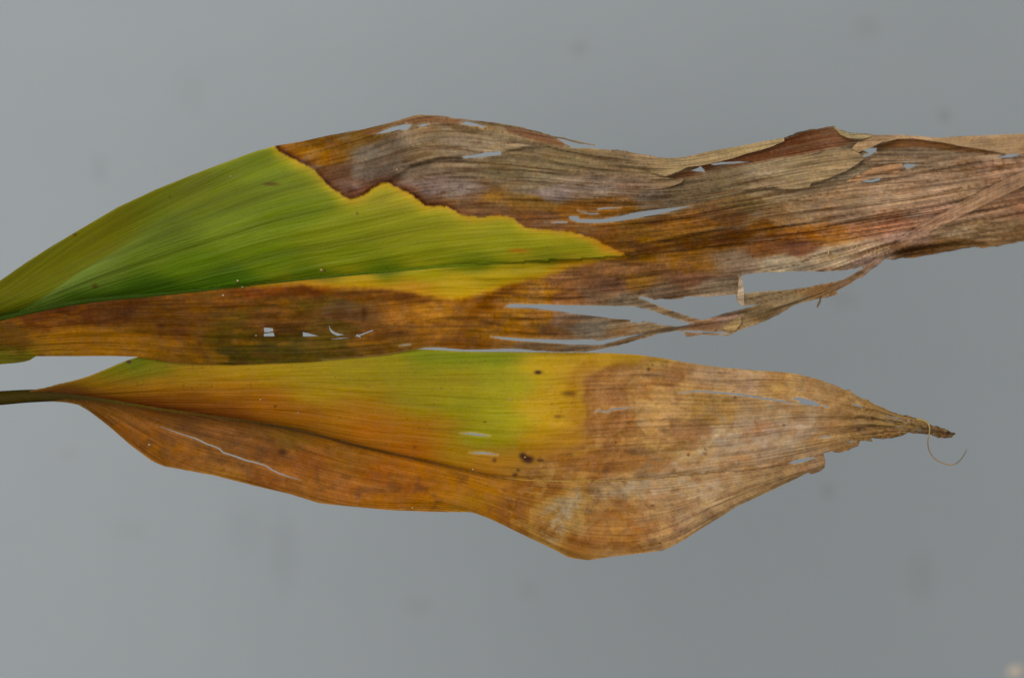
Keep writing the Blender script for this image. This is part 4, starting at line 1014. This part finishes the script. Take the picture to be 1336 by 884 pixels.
px = np.array([-420, -300, -200, -100, -40, 0, 40, 70, 95, 120, 150, 200, 250, 300, 350], float)
h0 = h_at(hgt2, np.clip(px, 105, 999), mid2(np.clip(px, 105, 999)))
pr = np.interp(px, [-420, -100, 0, 50, 80, 100, 130, 200, 300, 350], [13, 10.5, 9.2, 8.2, 7.4, 6.4, 5.4, 4.4, 3.2, 2.7])
pc = [tuple(np.array([np.interp(x, [-420, 0, 90, 150, 220, 280, 350], q) for q in ([60, 48, 44, 56, 68, 62, 52], [54, 38, 34, 44, 52, 46, 34], [8, 4, 4, 4, 6, 6, 8])])) for x in px]
rod('petiole', list(zip(px, mid2(px))), pr, h0 - pr * .1 + np.interp(px, [0, 200, 350], [-1, -.6, 1.0]), LEAF, leaf2, .9, pc, 14)
mx2 = np.arange(340, 900, 20.0); h0 = h_at(hgt2, mx2, mid2(mx2))
mr2 = np.interp(mx2, [340, 450, 560, 660, 700, 800, 900], [2.7, 2.1, 1.6, 1.2, 1.1, .9, .5])
mc2 = [tuple(np.array([np.interp(x, [340, 450, 560, 640, 680, 740, 860, 900], q) for q in ([52, 58, 74, 100, 140, 156, 140, 120], [34, 36, 44, 62, 100, 120, 104, 90], [8, 8, 8, 12, 40, 58, 60, 60])])) for x in mx2]
rod('midrib', list(zip(mx2, mid2(mx2))), mr2, h0 + .9, LEAF, leaf2, .9, mc2, 8)

ht = h_at(hgt2, [1205.], [552.])[0]
rod('fibre', [(1196, 546), (1204, 547.6), (1210, 550.6), (1213, 557), (1212.4, 565), (1210.6, 574), (1211, 583), (1214.5, 592), (1220, 598.5), (1228, 603), (1236, 605.6), (1243, 606), (1250, 602.6), (1255, 597), (1259, 591), (1261.6, 585)],
    [1.2, 1.4, 1.3, 1.0, .8, .75, .75, .75, .75, .75, .75, .7, .7, .65, .6, .3], np.array([2, 4, 6, 8, 9, 9, 8, 6, 5, 4, 5, 8, 12, 17, 22, 26]) + ht, LEAF, leaf2, 1,
    [(160, 136, 92)] * 5 + [(126, 104, 72)] * 2 + [(140, 116, 78)] * 5 + [(110, 96, 74)] * 4, 8)
for pth, w in [([(1110, 513), (1140, 530), (1170, 542), (1200, 549), (1226, 560)], 1.3), ([(1105, 520), (1140, 537), (1172, 547), (1204, 554)], 1.0), ([(1100, 545), (1140, 552), (1180, 556), (1210, 562), (1236, 566)], 1.1),
               ([(1095, 571), (1130, 569), (1160, 566), (1195, 562)], 1.0), ([(1108, 530), (1136, 541), (1165, 550), (1196, 556)], .8)]:
    p = np.array(pth, float)
    rod('fibre', pth, [.3] + [w] * (len(pth) - 2) + [.3], h_at(hgt2, p[:, 0], p[:, 1]) + 1.0, LEAF, leaf2, 1, [(140, 110, 62)] * len(pth), 6)

# ------------------------------------------------------------------ small things lying on the blades
def crumb(px, py, r, hf, mat, parent, name, seed):
    rnd = random.Random(seed)
    h = float(hf(np.array([float(px)]), np.array([float(py)]))[0])
    vs = []; fs = []; seg, rings = 8, 5
    for i in range(rings + 1):
        a = math.pi * i / rings
        for k in range(seg):
            t = 2 * math.pi * k / seg; j = rnd.uniform(.75, 1.2)
            vs.append((px + r * j * math.sin(a) * math.cos(t) * 1.3, py + r * j * math.sin(a) * math.sin(t), h + .5 + r * .6 * math.cos(a)))
    for i in range(rings):
        for k in range(seg):
            k2 = (k + 1) % seg; fs.append((i*seg+k, i*seg+k2, (i+1)*seg+k2, (i+1)*seg+k))
    v = np.array(vs); P = at_depth(v[:, 0], v[:, 1], v[:, 2])
    m = bpy.data.meshes.new(name); m.from_pydata(P.tolist(), [], fs); m.materials.append(mat)
    m.polygons.foreach_set('use_smooth', np.ones(len(m.polygons), bool))
    o = bpy.data.objects.new(name, m); COL.objects.link(o); o.parent = parent
    return o
pale = plain('pale_crumb', (134, 116, 82)); dark = plain('dark_crumb', (46, 28, 14)); tanm = plain('tan_crumb', (130, 100, 50))
i = 0
for (x, y, r, m) in [(310, 366, 2.0, pale), (316, 374, 1.6, pale), (291, 385, 1.8, pale), (419, 352, 2.4, tanm), (424, 353, 1.7, dark), (301, 230, 1.6, pale), (518, 221, 1.4, pale)]:
    i += 1; crumb(x, y, r * .75, hgt1, m, leaf1, 'crumb', i)
for (x, y, r, m) in [(685, 596, 1.4, pale), (617, 612, 1.6, pale), (389, 538, 1.5, pale), (667, 521, 1.5, pale), (195, 580, 2.0, pale), (340, 521, 1.3, pale), (168, 472, 2.6, dark), (538, 662, 1.4, pale)]:
    i += 1; crumb(x, y, r * .75, hgt2, m, leaf2, 'crumb', i)
